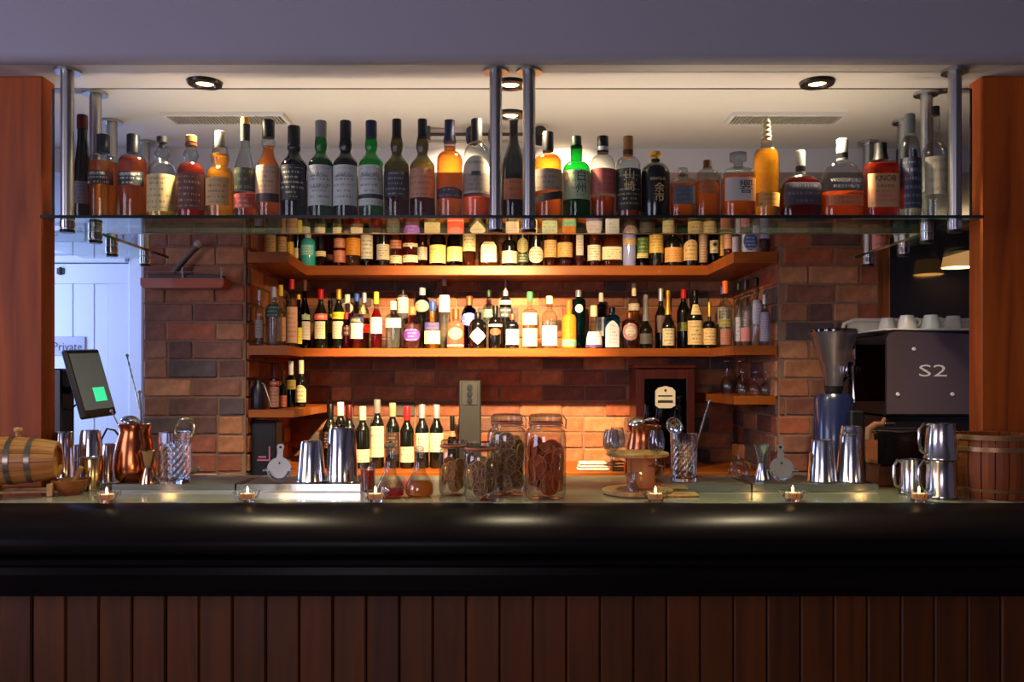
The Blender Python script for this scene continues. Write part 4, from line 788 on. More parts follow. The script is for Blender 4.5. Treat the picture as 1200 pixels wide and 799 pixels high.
def spoon(p0, p1, label, r=.0022, twist=True, end='disc', name='bar_spoon'):
    o = thing(name, label, 'spoon', p0, group='bar spoons'); V = Vector(p1)-Vector(p0); n = 60 if twist else 2; g = G(); L = V.length; u = V.normalized(); a = u.orthogonal().normalized(); b = u.cross(a)
    if twist:
        for ph in (0, PI): g.tube([u*(L*i/n)+(a*math.cos(i*.9+ph)+b*math.sin(i*.9+ph))*r*.6 for i in range(n+1)], r*.62, 6)
    else: g.tube([(0, 0, 0), V], r, 8)
    g.build('stem', BRUSHED, o)
    e = G().lathe([(0, -.004), (.0045, -.002), (.0055, .002), (.003, .006), (0, .007)], 12)
    e.build('finial', BRUSHED, o, loc=V)
    bl = G().lathe([(0, 0), (.008, .002), (.012, .008), (.011, .008), (.007, .004), (0, .002)], 14, asp=.7); bl.build('bowl', BRUSHED, o, loc=(0, 0, -.004))
    return o
spoon((xx(178, 2.56), 2.565, TZ+.05), (xx(149, 2.60), 2.60, zz(417, 2.60)), 'long twisted bar spoon leaning left out of the copper pitcher')
spoon((xx(168, 2.55), 2.555, TZ+.05), (xx(163.5, 2.58), 2.58, zz(460, 2.58)), 'pale steel bar spoon standing upright in the copper pitcher', .003, False)
spoon((xx(160, 2.57), 2.57, TZ+.05), (xx(131, 2.60), 2.60, zz(482, 2.60)), 'short dark muddler leaning left out of the copper pitcher', .002, False)
def julep(loc, R, label, tilt, hl=.09, ang=0):
    o = thing('julep_strainer', label, 'strainer', loc, rot=tilt); g = G(); prof = [(R*math.sin(t), -R*.45*math.cos(t)) for t in [i*PI/12 for i in range(7)]]
    g.lathe(prof, 24, close=False); g.build('bowl', STEEL, o); G().torus(R, .0015, (0, 0, 0), 24, 6).build('rim', STEEL, o)
    h = G()
    for i in range(30):
        a = i*2.4; q = R*.82*math.sqrt((i+.5)/30); h.lathe([(.0016, -.0004), (.0016, .0004)], 6, (q*math.cos(a), q*math.sin(a), -R*.45*math.sqrt(max(0, 1-(q/R)**2))+.0012))
    h.build('perforation', BLACK, o, False)
    G().tube([(R*math.cos(ang), R*math.sin(ang), 0), ((R+hl*.5)*math.cos(ang), (R+hl*.5)*math.sin(ang), .006), ((R+hl)*math.cos(ang), (R+hl)*math.sin(ang), 0)], [.003, .004, .005], 8).build('handle', STEEL, o); return o
julep((xx(152, 2.54), 2.545, TZ+h1+.012), .026, 'steel julep strainer lying on the copper pitcher at the left', (math.radians(200), .2, .3), .03)
julep((xx(746, 2.75), 2.75, CTZ+h2+.014), .027, 'steel julep strainer lying left on the right copper pitcher', (math.radians(200), -.2, 0), .03)
julep((xx(764, 2.76), 2.77, CTZ+h2+.014), .024, 'steel julep strainer lying right on the right copper pitcher', (math.radians(170), .3, 1), .03)
julep((xx(790, 2.56), 2.555, zz(499, 2.56)), .026, 'perforated steel strainer standing in the right mixing glass', Matrix(((.30, .74, -.60), (.10, -.64, -.76), (-.95, .17, -.26))).to_euler(), .07, 0)
# jiggers
def jigger(px, top, bot, hw, d, z, mat, label):
    m = d/F; H = zz(top, d)-z; o = thing('jigger', label, 'jigger', (xx(px, d), d, z), group='bar jiggers'); r = hw*m
    G().lathe([(r*.95, 0), (r*.97, .003), (r*.45, H*.47), (r*.42, H*.5)], 28, close=False).build('small_cup', mat, o); G().lathe([(r*.42, H*.5), (r*.46, H*.53), (r, H-.002), (r*1.03, H), (r*.95, H), (r*.4, H*.56), (0, H*.55)], 28).build('large_cup', mat, o); G().torus(r*.44, .0016, (0, 0, H*.5), 20, 6).build('waist', STEEL, o)
jigger(173.5, 528, 568, 10.5, 2.475, TZ, plain('rose_steel', (214, 160, 130), .15, 1), 'double-ended rose-tinted steel jigger in front of the copper pitcher')
jigger(893.5, 521, 566, 10, 2.56, TZ, STEEL, 'double-ended polished steel jigger left of the right hawthorne strainer')
# cut-crystal mixing glasses
def mixing_glass(px, top, hw, d, label):
    m = d/F; o = thing('mixing_glass', label, 'glass', (xx(px, d), d, TZ), group='cut crystal mixing glasses'); H = zz(top, d)-TZ; R = hw*m; v = []; f = []; seg = 28; rows = 9
    zs = [0, H*.06]+[H*(.08+.66*i/rows) for i in range(rows+1)]+[H*.8, H]
    for k, z in enumerate(zs):
        for j in range(seg):
            t = 2*PI*j/seg; cut = 2 <= k < len(zs)-2; r = R*(.96 if k == 0 else 1)*(.94+.06*((j+k) % 2) if cut else 1); v.append((r*math.cos(t), r*math.sin(t), z))
    for k in range(len(zs)-1):
        for j in range(seg): l = (j+1) % seg; f.append((k*seg+j, k*seg+l, (k+1)*seg+l, (k+1)*seg+j))
    mk('cut_wall', v, f, CRYS, o, False)
    G().lathe([(R*.9, H-.001), (R*.88, H*.14), (0, H*.1)], 28, close=False).build('inner_wall', CRYS, o); G().lathe([(0, 0), (R*.94, 0), (R*.94, H*.07), (0, H*.09)], 28).build('thick_base', CRYS, o); G().torus(R*.95, .0018, (0, 0, H), 28, 6).build('rim', CLEARG, o)
    return o
mixing_glass(204.5, 506, 18, 2.5, 'cut crystal mixing glass with a ring-shaped strainer hooked on its rim'); mixing_glass(801, 508, 15.5, 2.55, 'cut crystal mixing glass holding a twisted spoon at the right')
rg = thing('spring_strainer', 'curled steel spring strainer hooked on the rim of the left mixing glass', 'strainer', (xx(216, 2.5), 2.51, zz(503, 2.5)))
g = G(); n = 40; c_ = [(.028*math.cos(t), .004*math.sin(3*t), .030*math.sin(t)) for t in [-.9+i*5.0/n for i in range(n+1)]]; g.tube(c_, .0045, 8); g.build('band', plain('brass_band', (214, 196, 150), .25, 1), rg)
G().tube([(.017, 0, -.0235), (.012, -.004, -.037)], .003).build('clip', STEEL, rg)
spoon((xx(806, 2.55), 2.55, TZ+.025), (xx(832, 2.58), 2.58, zz(469, 2.58)), 'twisted bar spoon leaning right out of the right mixing glass', .003)
lf = thing('ice_scoop', 'pale brass scoop lying behind the left mixing glass', 'scoop', (xx(226, 2.6), 2.585, TZ), rot=(0, -.25, .5))
G().lathe([(0, .012), (.018, .014), (.034, .022), (.036, .03), (.033, .03), (.017, .018), (0, .016)], 22, asp=.55).build('bowl', plain('brass_band', (214, 196, 150), .25, 1), lf); G().tube([(-.034, 0, .028), (-.075, 0, .035)], .004).build('handle', plain('brass_band', (0, 0, 0)), lf)
# hawthorne strainers standing on edge
HAWS = plain('strainer_steel', (186, 184, 180), .35, .55, var=.06)
def hawthorne(px, py, d, label):
    m = d/F; o = thing('hawthorne_strainer', label, 'strainer', (xx(px, d), d, TZ), rot=(-.25, 0, 0), group='hawthorne strainers'); R = .036
    g = G().lathe([(0, -.001), (R, -.001), (R, .001), (0, .001)], 28, (0, 0, 0), axis='Y').xf(Matrix.Translation((0, 0, R+.004))); g.build('plate', HAWS, o)
    g = G(); pts = []
    for i in range(260): t = PI*1.1+i*PI*.8/260*1.0; a = i*1.1; rr_ = R*.86+.004*math.cos(a); t = PI+.2+(PI-.4)*i/260; pts.append((rr_*math.cos(t), -.004+.004*math.sin(a), R+.004+rr_*math.sin(t)))
    g.tube(pts, .0009, 5); g.build('spring', STEEL, o)
    G().prism([(-.010, R*2-.004), (.010, R*2-.004), (.008, R*2+.02), (.011, R*2+.036), (.006, R*2+.043), (-.006, R*2+.043), (-.011, R*2+.036), (-.008, R*2+.02)], -.0015, .0015).build('handle', HAWS, o, False)
    G().lathe([(.004, -.0022), (.004, .0022)], 14, axis='Y').build('handle_hole', BLACK, o, loc=(0, 0, R*2+.033)); G().lathe([(.003, -.0025), (.003, .0025)], 10, axis='Y').build('plate_hole', BLACK, o, loc=(0, 0, R+.022))
    for s in (-1, 1): G().tube([(s*R*.95, 0, R+.004), (s*(R+.012), 0, R+.001)], [.004, .003], 8).build('prong', STEEL, o)
hawthorne(326, 567, 2.5, 'hawthorne strainer propped on the left-centre tray'); hawthorne(917.5, 566, 2.5, 'hawthorne strainer propped on the right tray')
# round flasks and red glass
def flask(px, py, top, hw, nhw, liq, lvl, label, stem=None):
    d = dof(py); m = d/F; o = thing('round_flask', label, 'flask', (xx(px, d), d, CTZ), group='round-bellied cordial flasks'); H = zz(top, d)-CTZ; r, n_ = hw*m, nhw*m
    pf = [(0, .003), (r*.75, 0), (r*.97, .008), (r, .02), (r*.93, .035), (r*.7, .052), (r*.45, .066), (n_*1.05, .080), (n_*.9, .095), (n_, H-.004), (n_*1.15, H)]
    G().lathe(pf, 32, close=False).build('glass_body', CLEARG, o); zl = lvl
    lp = [(max(0, a-.002), max(b, .004)) for a, b in pf if b < zl]; lp = [(0, .004)]+[q for q in lp if q[0] > .002]+[(rat(pf, zl)-.002, zl), (0, zl)]
    G().lathe(lp, 32).build('liquid', liquid('cordial_'+liq[0], liq[1], .5), o)
    if stem: G().lathe([(n_*.8, H-.012), (n_*.85, H), (.003, H+.004), (.0025, H+.02), (.0035, H+.024)], 16).build('stopper', CLEARG, o)
    else: G().lathe([(n_*1.05, H-.004), (n_*.7, H+.004), (.003, H+.008), (.004, H+.012)], 16).build('stopper', plain('cork_dark', (90, 60, 46), .6), o)
flask(457, 583, 522, 16.5, 6.2, ('red', (226, 52, 58)), .022, 'round flask with a little red cordial')
flask(491.5, 582, 524, 16.5, 6, ('orange', (248, 156, 30)), .042, 'round flask half full of orange cordial with a spiked glass stopper', True)
d = 2.44; rgx = thing('red_tumbler', 'short tumbler of pink-red syrup behind the red flask', 'glass', (xx(431, d), d, CTZ)); G().lathe([(0, .002), (.018, 0), (.02, .004), (.0215, .085), (.0195, .085), (.018, .006), (0, .005)], 24).build('glass_body', CLEARG, rgx); G().lathe([(0, .007), (.0172, .007), (.0188, .062), (0, .062)], 24).build('syrup', liquid('cordial_red', (206, 40, 46), .5), rgx)
# storage jars with dried citrus
def dried(name, rgb, var=.15):
    """thin dried fruit: half of the light passes through the slice"""
    m, nt, N, L, b = nodes(name); out = N['Material Output']; c = lin(rgb)
    tc = N.new('ShaderNodeTexCoord'); nz = N.new('ShaderNodeTexNoise'); nz.inputs['Scale'].default_value = 120; L.new(tc.outputs['Object'], nz.inputs['Vector'])
    mx = N.new('ShaderNodeMix'); mx.data_type = 'RGBA'; mx.inputs[6].default_value = c4([v*(1-var) for v in c]); mx.inputs[7].default_value = c4([min(1, v*(1+var)) for v in c]); L.new(nz.outputs['Fac'], mx.inputs[0])
    tl = N.new('ShaderNodeBsdfTranslucent'); L.new(mx.outputs[2], tl.inputs[0]); L.new(mx.outputs[2], b.inputs['Base Color']); b.inputs['Roughness'].default_value = .5
    ms = N.new('ShaderNodeMixShader'); ms.inputs[0].default_value = .55; L.new(b.outputs[0], ms.inputs[1]); L.new(tl.outputs[0], ms.inputs[2]); L.new(ms.outputs[0], out.inputs['Surface']); return m
PEEL = {'light': dried('peel_light', (240, 196, 120)), 'dark': dried('peel_dark', (246, 214, 156)), 'rust': dried('peel_rust', (236, 140, 62))}
PULP = {'light': dried('pulp_light', (232, 156, 80), .4), 'dark': dried('pulp_dark', (204, 134, 78), .4), 'rust': dried('pulp_rust', (236, 106, 36), .4)}
slice_mesh = {}
def slice_obj(kind, R, label, group, M):
    k = (kind, round(R, 4))
    if k not in slice_mesh:
        a = G().torus(R, R*.085, (0, 0, 0), 22, 6); b = G()
        for i in range(8):
            t0 = 2*PI*i/8+.06; t1 = 2*PI*(i+1)/8-.06
            b.prism([(R*.12*math.cos((t0+t1)/2), R*.12*math.sin((t0+t1)/2))]+[(R*.93*math.cos(t0+(t1-t0)*j/4), R*.93*math.sin(t0+(t1-t0)*j/4)) for j in range(5)], -R*.03, R*.03, 'Z')
        c = G().lathe([(0, -R*.014), (R*.94, -R*.014), (R*.94, R*.014), (0, R*.014)], 20)
        slice_mesh[k] = [(nm, q.build(nm, mt)) for nm, q, mt in (('peel', a, PEEL[kind]), ('pulp', b, PULP[kind]), ('pith', c, PEEL[kind]))]
        for _, ob in slice_mesh[k]: COL.objects.unlink(ob)
    e = thing('dried_citrus_slice', label, 'citrus slice', group=group); e.matrix_world = M
    for nm, ob in slice_mesh[k]: c = ob.copy(); COL.objects.link(c); c.parent = e
    return e
def jar(px, py, top, hw, hmouth, kind, label, clabel, fill, R, N, lidc=None, d=None):
    d = d or dof(py); m = d/F; o = thing('storage_jar', label, 'jar', (xx(px, d), d, CTZ), group='clip-top jars of dried citrus'); H = zz(top, d)-CTZ; r, n_ = hw*m, hmouth*m
    zs = H*.70; zn = H*.84
    pf = [(0, .004), (r*.8, 0), (r*.93, .003), (r, .014), (r, zs)]+[(n_+(r-n_)*math.cos(t), zs+(zn-zs)*math.sin(t)) for t in [i*PI/12 for i in range(1, 7)]]+[(n_, H*.88)]
    G().lathe(pf, 36, close=False).build('glass_body', CLEARG, o)
    lid = G().lathe([(n_*1.08, H*.905), (n_*1.1, H*.97), (n_*.95, H), (0, H)], 32).build('lid', glass('jar_lid', (220, 224, 226), .5, 1.8), o)
    G().torus(n_*1.07, .0035, (0, 0, H*.892), 32, 8).build('gasket', plain('rubber_seal', (190, 96, 60), .6), o)
    G().torus(n_*1.09, .0014, (0, 0, H*.86), 32, 6).build('wire_band', STEEL, o)
    G().tube([(n_*1.1, 0, H*.86), (n_*1.3, 0, H*.82), (n_*1.32, 0, H*.93), (n_*1.12, 0, H*.985)], .0016).build('wire_clip', STEEL, o)
    rnd = random.Random(px); base = Vector((xx(px, d), d, CTZ)); cz = R*1.05+.006; i = 0; gp = 'dried citrus slices in the '+clabel
    ring = r-.006
    while i < N:
        a = -PI/2+i*2.4+rnd.uniform(-.3, .3); z = .010+R+(fill*H-2*R-.006)*i/max(1, N-1)
        mode = i % 3
        if mode != 2:    # facing out against the glass
            rad = max(0, math.sqrt(max(0, ring**2-R**2))-.002); q = Matrix.Rotation(a+PI/2, 4, 'Z') @ Matrix.Rotation(PI/2+rnd.uniform(-.12, .12), 4, 'X')
        else:
            rad = rnd.uniform(0, max(0, ring-R*1.05)); q = Matrix.Rotation(a, 4, 'Z') @ Matrix.Rotation(rnd.uniform(-.9, .9), 4, 'X') @ Matrix.Rotation(rnd.uniform(-.5, .5), 4, 'Y')
        M = Matrix.Translation(base+Vector((rad*math.cos(a), rad*math.sin(a), z))) @ q
        slice_obj(kind, R*(1 if mode != 2 else .92), 'dried citrus slice in the '+clabel, gp, M); i += 1
jar(531, 582, 515, 16.5, 13.5, 'light', 'small clip-top jar of chopped dried citrus, leftmost of the jars', 'leftmost small jar', .66, .0165, 26, d=2.40)
jar(563, 586, 518, 19.5, 16, 'dark', 'small clip-top jar of dark dried lime rings, front one of the jars', 'front small jar of dark rings', .80, .020, 30, d=2.315)
jar(594, 581, 485, 23, 17, 'dark', 'large clip-top jar of dark dried citrus rings with a red seal, third jar', 'large jar with dark rings', .78, .024, 36, d=2.42)
jar(639.5, 584, 485, 24, 18, 'rust', 'large clip-top jar of rust-red dried orange slices, rightmost of the jars', 'rightmost large jar of orange slices', .70, .026, 34, d=2.345)
# wooden carrier with tulip glasses
CD = 2.42; cw = thing('glass_carrier', 'wooden carrier disc on a block holding tulip glasses by their stems', 'glass stand', (xx(747, CD), CD, CTZ))
zc_ = zz(534, CD)-CTZ; G().lathe([(.095, 0), (.1, .004), (.1, .012), (.096, .014)], 36).build('base_disc', PALEW, cw); G().box(-.024, .046, -.028, .028, .0145, zc_, .003).build('block', wood('walnut_block', (104, 52, 24), (146, 80, 38), 'Z'), cw, False)
G().lathe([(.084, zc_), (.088, zc_+.003), (.088, zc_+.009), (.084, zc_+.011)], 36).build('top_disc', PALEW, cw)
def tulip(x, y, label, up=False, base=None):
    z = CTZ+zc_+.0115; o = thing('tulip_glass', label, 'glass', (x, y, z), group='tulip glasses in the wooden carrier')
    G().lathe([(0, .003), (.011, .004), (.021, .014), (.0235, .026), (.022, .042), (.0175, .064), (.0165, .066), (.021, .042), (.0225, .026), (.02, .015), (0, .006)], 26).build('bowl', CLEARG, o)
    G().lathe([(.0075, .003), (.0045, -.006), (.004, -.018), (.006, -.024)], 16, close=False).build('stem', CLEARG, o); G().lathe([(.005, -.023), (.012, -.029), (.0225, -.033), (.0225, -.0345), (0, -.034)], 26).build('foot', CLEARG, o)
cx0, cy0 = xx(747, CD), CD
for dx, dy, lb in ((-.079, -.042, 'tulip glass at the left of the wooden carrier'), (-.052, .048, 'tulip glass at the back left of the wooden carrier'), (.042, -.068, 'tulip glass at the front right of the wooden carrier')): tulip(cx0+dx, cy0+dy, lb)
o = thing('small_carafe', 'small clear carafe standing on the base of the wooden carrier', 'carafe', (xx(738, CD), CD-.06, CTZ+.0146)); G().lathe([(0, .002), (.017, 0), (.017, .012), (.010, .022), (.009, .034), (.0125, .05), (.011, .05)], 22, close=False).build('glass_body', CLEARG, o); G().torus(.012, .001, (0, 0, .05), 22, 5).build('rim', CLEARG, o)
bd = thing('serving_board', 'thin pale wooden board lying under the wooden carrier on the bar', 'board', (xx(797, 2.38), 2.385, CTZ)); G().box(-.038, .048, -.035, .03, 0, .006, .002).build('board', PALEW, bd, False)
# pewter tankards
PEW = plain('pewter_cup', (196, 192, 190), .18, 1, var=.08, scale=10)
def tankard(px, top, hb, ht, d, z, label):
    m = d/F; o = thing('tankard', label, 'tankard', (xx(px, d), d, z), group='pewter tankards'); H = zz(top, d)-z; a, b = hb*m, ht*m
    G().lathe([(a*.98, 0), (a*1.06, .003), (a*1.05, .008), (a, .011), (b, H-.004), (b*1.03, H), (b*.95, H), (a*.9, .008), (0, .007)], 32).build('cup', PEW, o)
    G().tube([(-b*.97, 0, H*.92), (-b*1.3, 0, H*.98), (-b*1.62, 0, H*.82), (-b*1.66, 0, H*.5), (-b*1.5, 0, H*.25), (-a*1.0, 0, H*.17)], .0045, 8).build('handle', PEW, o); return o
DT = 2.345
tankard(1068, 538, 13, 12.5, 2.42, CTZ, 'pewter tankard at the left of the stacked pair')
tankard(1103, 539, 17, 16, DT, CTZ, 'lower pewter tankard of the stacked pair'); tankard(1102.5, 496, 18.5, 15.5, DT, zz(538.4, DT), 'upper pewter tankard of the stacked pair')
# barrels
def barrel(root, H, rm, re, n, hoops, open_top=False, mat=OAK, hm=HOOP):
    K = 8
    for j in range(n):
        a0, a1 = 2*PI*j/n+.012, 2*PI*(j+1)/n-.012; v = []; f = []
        for i in range(K+1):
            t = i/K; r = re+(rm-re)*math.sin(PI*t)**.85
            for q, th in ((r, a0), (r+.0006, (a0+a1)/2), (r, a1), (r-.009, a1), (r-.009, a0)): v.append((q*math.cos(th), q*math.sin(th), H*t))
        for i in range(K):
            for k in range(5): l = (k+1) % 5; f.append((i*5+k, i*5+l, i*5+5+l, i*5+5+k))
        f += [tuple(range(5)), tuple(reversed(range(K*5, K*5+5)))]; mk('stave', v, f, mat, root, False)
    for t, h in hoops:
        r = lambda q: re+(rm-re)*math.sin(PI*q)**.85+.0012
        G().lathe([(r(t), H*t), (r(t)+.001, H*t+.0005), (r(t+h)+.001, H*(t+h)-.0005), (r(t+h), H*(t+h))], 36, close=False).build('hoop', hm, root)
    G().lathe([(0, H*.04), (re*.95, H*.04), (re*.95, H*.05), (0, H*.05)], 28).build('head', mat, root)
    if not open_top: G().lathe([(0, H*.95), (re*.95, H*.95), (re*.95, H*.96), (0, H*.96)], 28).build('head', mat, root)
    else: G().lathe([(0, H*.80), (re*.97, H*.80), (re*.97, H*.81), (0, H*.81)], 28).build('contents', plain('barrel_inside', (90, 50, 24), .8), root)
DB = 2.36; bz = zz(540, DB)
b1 = thing('mini_barrel', 'small oak barrel lying on a wooden cradle at the left end of the bar', 'barrel', (xx(-54, DB), DB-.02, bz), rot=(0, PI/2, math.radians(12)))
barrel(b1, .275, .066, .050, 16, [(.02, .05), (.40, .05), (.56, .05), (.745, .05)], mat=wood('light_oak', (150, 88, 40), (206, 140, 76), 'Z', .5, 4, .1, .15))
G().lathe([(.007, .062), (.007, .078), (.011, .082), (.011, .09), (0, .092)], 14).xf(Matrix.Translation((0, 0, .172)) @ Matrix.Rotation(-PI/2, 4, 'Y')).build('bung', PALEW, b1)
cr_ = thing('barrel_cradle', 'wooden cradle carrying the small barrel at the left end of the bar', 'stand', (xx(28, DB), DB+.02, CTZ), rot=(0, 0, math.radians(12)))
hL = bz-CTZ
for sx in (-.085, .066):
    for sy in (-.034, .034): G().box(sx-.007, sx+.007, sy-.007, sy+.007, 0, .036, .002).build('leg', PALEW, cr_, False)
    G().box(sx-.006, sx+.006, -.027, .027, .012, hL-.0665, .001).build('saddle', PALEW, cr_, False) if hL-.0665 > .014 else None
G().box(-.078, .059, -.036, -.030, .010, .018, .001).build('rail', PALEW, cr_, False); G().box(-.078, .059, .030, .036, .010, .018, .001).build('rail', PALEW, cr_, False)
DB2 = 2.36; b2 = thing('wooden_tub', 'upright wooden tub with metal hoops at the right end of the bar', 'tub', (xx(1171, DB2), DB2+.04, CTZ))
barrel(b2, zz(509, DB2)-CTZ, .119, .107, 22, [(.74, .075), (.92, .075), (.10, .06)], True, wood('dark_oak', (104, 48, 16), (150, 78, 30), 'Z', .55, 4, .0, .12), plain('tub_hoop', (150, 110, 76), .35, .6))
# wooden bowl with pestle
bw_ = thing('wooden_bowl', 'small turned wooden bowl in front of the left shakers', 'bowl', (xx(81.5, 2.41), 2.415, CTZ)); BWW = wood('bowl_wood', (110, 60, 24), (166, 100, 46), 'X', .4)
G().lathe([(0, .003), (.026, 0), (.028, .004), (.046, .022), (.050, .040), (.047, .040), (.042, .024), (.02, .009), (0, .008)], 32).build('bowl', BWW, bw_); G().torus(.0485, .0018, (0, 0, .04), 32, 6).build('lip', BWW, bw_)
ps = thing('pestle', 'pale wooden pestle leaning in the small bowl', 'pestle', (xx(82, 2.41), 2.413, CTZ+.013), rot=(0, .45, 0)); G().lathe([(0, 0), (.008, .002), (.010, .01), (.007, .028), (.006, .05), (.009, .062), (.007, .07), (0, .072)], 16).build('shaft', PALEW, ps); G().torus(.0075, .0012, (0, 0, .052), 14, 5).build('collar', PALEW, ps)

# ------------------------------------------------------------------ behind the bar
# till tablet on a stand
td = 3.3; tl = thing('till_screen', 'black touch-screen till on a stand in the left passage', 'till', (xx(86, td), td, .951))
zt_ = zz(450, td)-.951; G().box(-.10, .10, -.09, .09, 0, .02, .005).build('base', BLACK, tl, False); G().box(-.085, -.02, -.05, .05, .02, zt_+.06, .006).build('printer', BLACK, tl, False)
G().tube([(-.03, 0, zt_-.03), (.02, 0, zt_-.01), (.045, 0, zt_)], .014).build('arm', BLACK, tl)
Mx = Matrix.Translation((.062, 0, zt_+.002)) @ Matrix.Rotation(math.radians(-16), 4, 'Y') @ Matrix.Rotation(math.radians(81), 4, 'Z')
sc_ = G().box(-.10, .10, -.012, .012, -.135, .135, .006).xf(Mx).build('housing', BLACK, tl, False)
G().box(-.088, .088, -.0135, -.0125, -.105, .118).xf(Mx).build('display', plain('display', (60, 66, 66), .15, emit=(150, 156, 150), estr=.15, var=.1), sc_, False); G().box(-.01, .06, -.0145, -.0137, -.075, -.02).xf(Mx).build('icon', plain('display_icon', (40, 200, 140), .3, emit=(60, 220, 160), estr=.8), sc_, False)
G().tube([(-.05, -.02, zt_-.09), (0, -.03, zt_-.10), (.04, -.01, zt_-.06)], .004).build('cable', BLACK, tl)
hc = thing('power_cable', 'black cable looping up behind the left shakers', 'cable', (xx(118, 2.72), 2.72, CTZ)); G().tube([(0, 0, 0), (-.004, 0, .06), (.002, 0, .13), (.02, 0, .165), (.045, 0, .16), (.06, 0, .14)], .0035, 8).build('wire', BLACK, hc); G().lathe([(.006, 0), (.006, .018), (.0035, .022)], 10).build('plug', BLACK, hc, loc=(.06, 0, .122))
# little ledge on the left pier with a mallet
le = thing('wall_ledge', 'narrow red-brown ledge with a small rail on the left brick pier', 'ledge', (-1.41, YP-.05, zz(340, YP)), )
TER = wood('terracotta_timber', (140, 62, 44), (176, 88, 62), 'X', .5)
hx = .178; G().prism([(-hx+.01, 0), (hx-.01, 0), (hx, .012), (hx, .042), (-hx, .042), (-hx, .012)], -.055, .038).build('board', TER, le, False)
for q in (-hx+.012, 0, hx-.012): G().tube([(q, -.048, .042), (q, -.048, .088)], .004).build('rail_post', BRUSHED, le)
G().tube([(-hx+.012, -.048, .068), (hx-.012, -.048, .068)], .0022).build('rail', BRUSHED, le); G().box(-hx+.02, hx-.02, -.035, .03, .0425, .06, .003).build('tray', plain('iron_tray', (40, 36, 40), .5), le, False)
ml = thing('mallet', 'dark wooden mallet leaning on the left wall ledge', 'mallet', (xx(210, YP), YP-.06, zz(321, YP)), rot=(0, math.radians(42), 0)); G().lathe([(.010, 0), (.013, .02), (.011, .12), (.014, .14), (.014, .15)], 14).build('shaft', plain('mallet_wood', (86, 62, 54), .5), ml); G().lathe([(.017, .15), (.019, .155), (.019, .172), (.015, .178)], 14).build('head', plain('mallet_head', (150, 130, 110), .4), ml)
# grey dispenser tower, cabinet, boxes on the back counter
dd = 4.1; gd = thing('dispenser_tower', 'tall grey dispenser tower with a metal plate on the back counter', 'dispenser', (xx(550.5, dd), dd+.05, ZB+.0006)); Ht = zz(446, dd)-ZB
G().box(-.052, .052, -.05, .05, 0, Ht, .004).build('tower', plain('grey_tower', (38, 37, 36), .45), gd, False); pt_ = G().box(-.038, .038, -.054, -.0505, Ht-.118, Ht-.006, .003).build('plate', plain('nickel_plate', (72, 69, 62), .35, .6), gd, False)
for q in (.02, .05, .082): G().lathe([(.013, -.008), (.013, .0)], 14, axis='Y').build('socket', BLACK, pt_, loc=(0, -.054, Ht-q-.012))
cdp = 4.12; cb = thing('display_cabinet', 'small mahogany display cabinet with glass door on the back counter', 'cabinet', (xx(780, cdp), cdp+.12, ZB+.0006)); Hc = zz(432, cdp)-ZB; hwc = .142
G().box(-hwc, -hwc+.018, -.11, .12, 0, Hc).box(hwc-.018, hwc, -.11, .12, 0, Hc).box(-hwc+.018, hwc-.018, .105, .12, 0, Hc).box(-hwc+.018, hwc-.018, -.11, .105, 0, .02).build('body', REDW, cb, False)
G().box(-hwc-.008, hwc+.008, -.125, .12, Hc, Hc+.018, .004).build('cornice', REDW, cb, False)
dr = G().box(-hwc+.002, -hwc+.04, -.124, -.1105, .02, Hc-.003, .002).box(hwc-.04, hwc-.002, -.124, -.1105, .02, Hc-.003, .002).box(-hwc+.04, hwc-.04, -.124, -.1105, Hc-.05, Hc-.003, .002).box(-hwc+.04, hwc-.04, -.124, -.1105, .02, .07, .002).build('door', REDW, cb, False)
G().box(-hwc+.04, hwc-.04, -.119, -.116, .07, Hc-.05).build('pane', glass('dark_pane', (60, 62, 70), .6, 1.2), dr, False); G().lathe([(.006, -.014), (.008, -.006), (.004, 0)], 12, axis='Y').build('knob', BRUSHED, dr, loc=(-hwc+.02, -.124, Hc*.5))
sgn = thing('cabinet_sign', 'cream shield-shaped sign hanging on the small mahogany cabinet', 'sign', (xx(779, cdp), cdp-.012, zz(478, cdp))); sw = .048
G().prism([(-sw, .012), (-sw*.6, 0), (sw*.6, 0), (sw, .012), (sw, .083), (sw*.7, .098), (0, .106), (-sw*.7, .098), (-sw, .083)], -.004, .001).build('plate', plain('cream_board', (224, 214, 186), .6), sgn, False)
G().box(-.034, .034, -.0055, -.0042, .056, .062).build('ink_line', plain('sign_dark', (44, 36, 32), .6), sgn, False); G().box(-.036, .036, -.0055, -.0042, .026, .038).build('ink_bar', plain('sign_dark', (44, 36, 32)), sgn, False); G().lathe([(.006, -.0012), (.006, 0)], 14, axis='Y').build('emblem', plain('sign_dark', (44, 36, 32)), sgn, loc=(0, -.0042, .085))
bx = thing('gift_carton', 'tall black carton with a pink emblem at the left end of the back counter', 'carton', (-1.104, 3.84, ZB+.0006)); Hb = zz(494, 3.86)-ZB
CARD = plain('black_card', (22, 20, 26), .45); G().box(-.055, .055, -.05, .05, 0, Hb, .004).build('box', CARD, bx, False); G().box(-.053, .053, -.048, .048, Hb+.0002, Hb+.006, .002).build('lid', CARD, bx, False)
PK = plain('pink_foil', (190, 110, 150), .4); G().box(-.028, .030, -.0515, -.0502, .07, .078).box(.024, .030, -.0515, -.0502, .078, .135).build('emblem', PK, bx, False)
G().box(-.022, .012, -.0515, -.0502, .084, .092).build('emblem_bar', PK, bx, False)
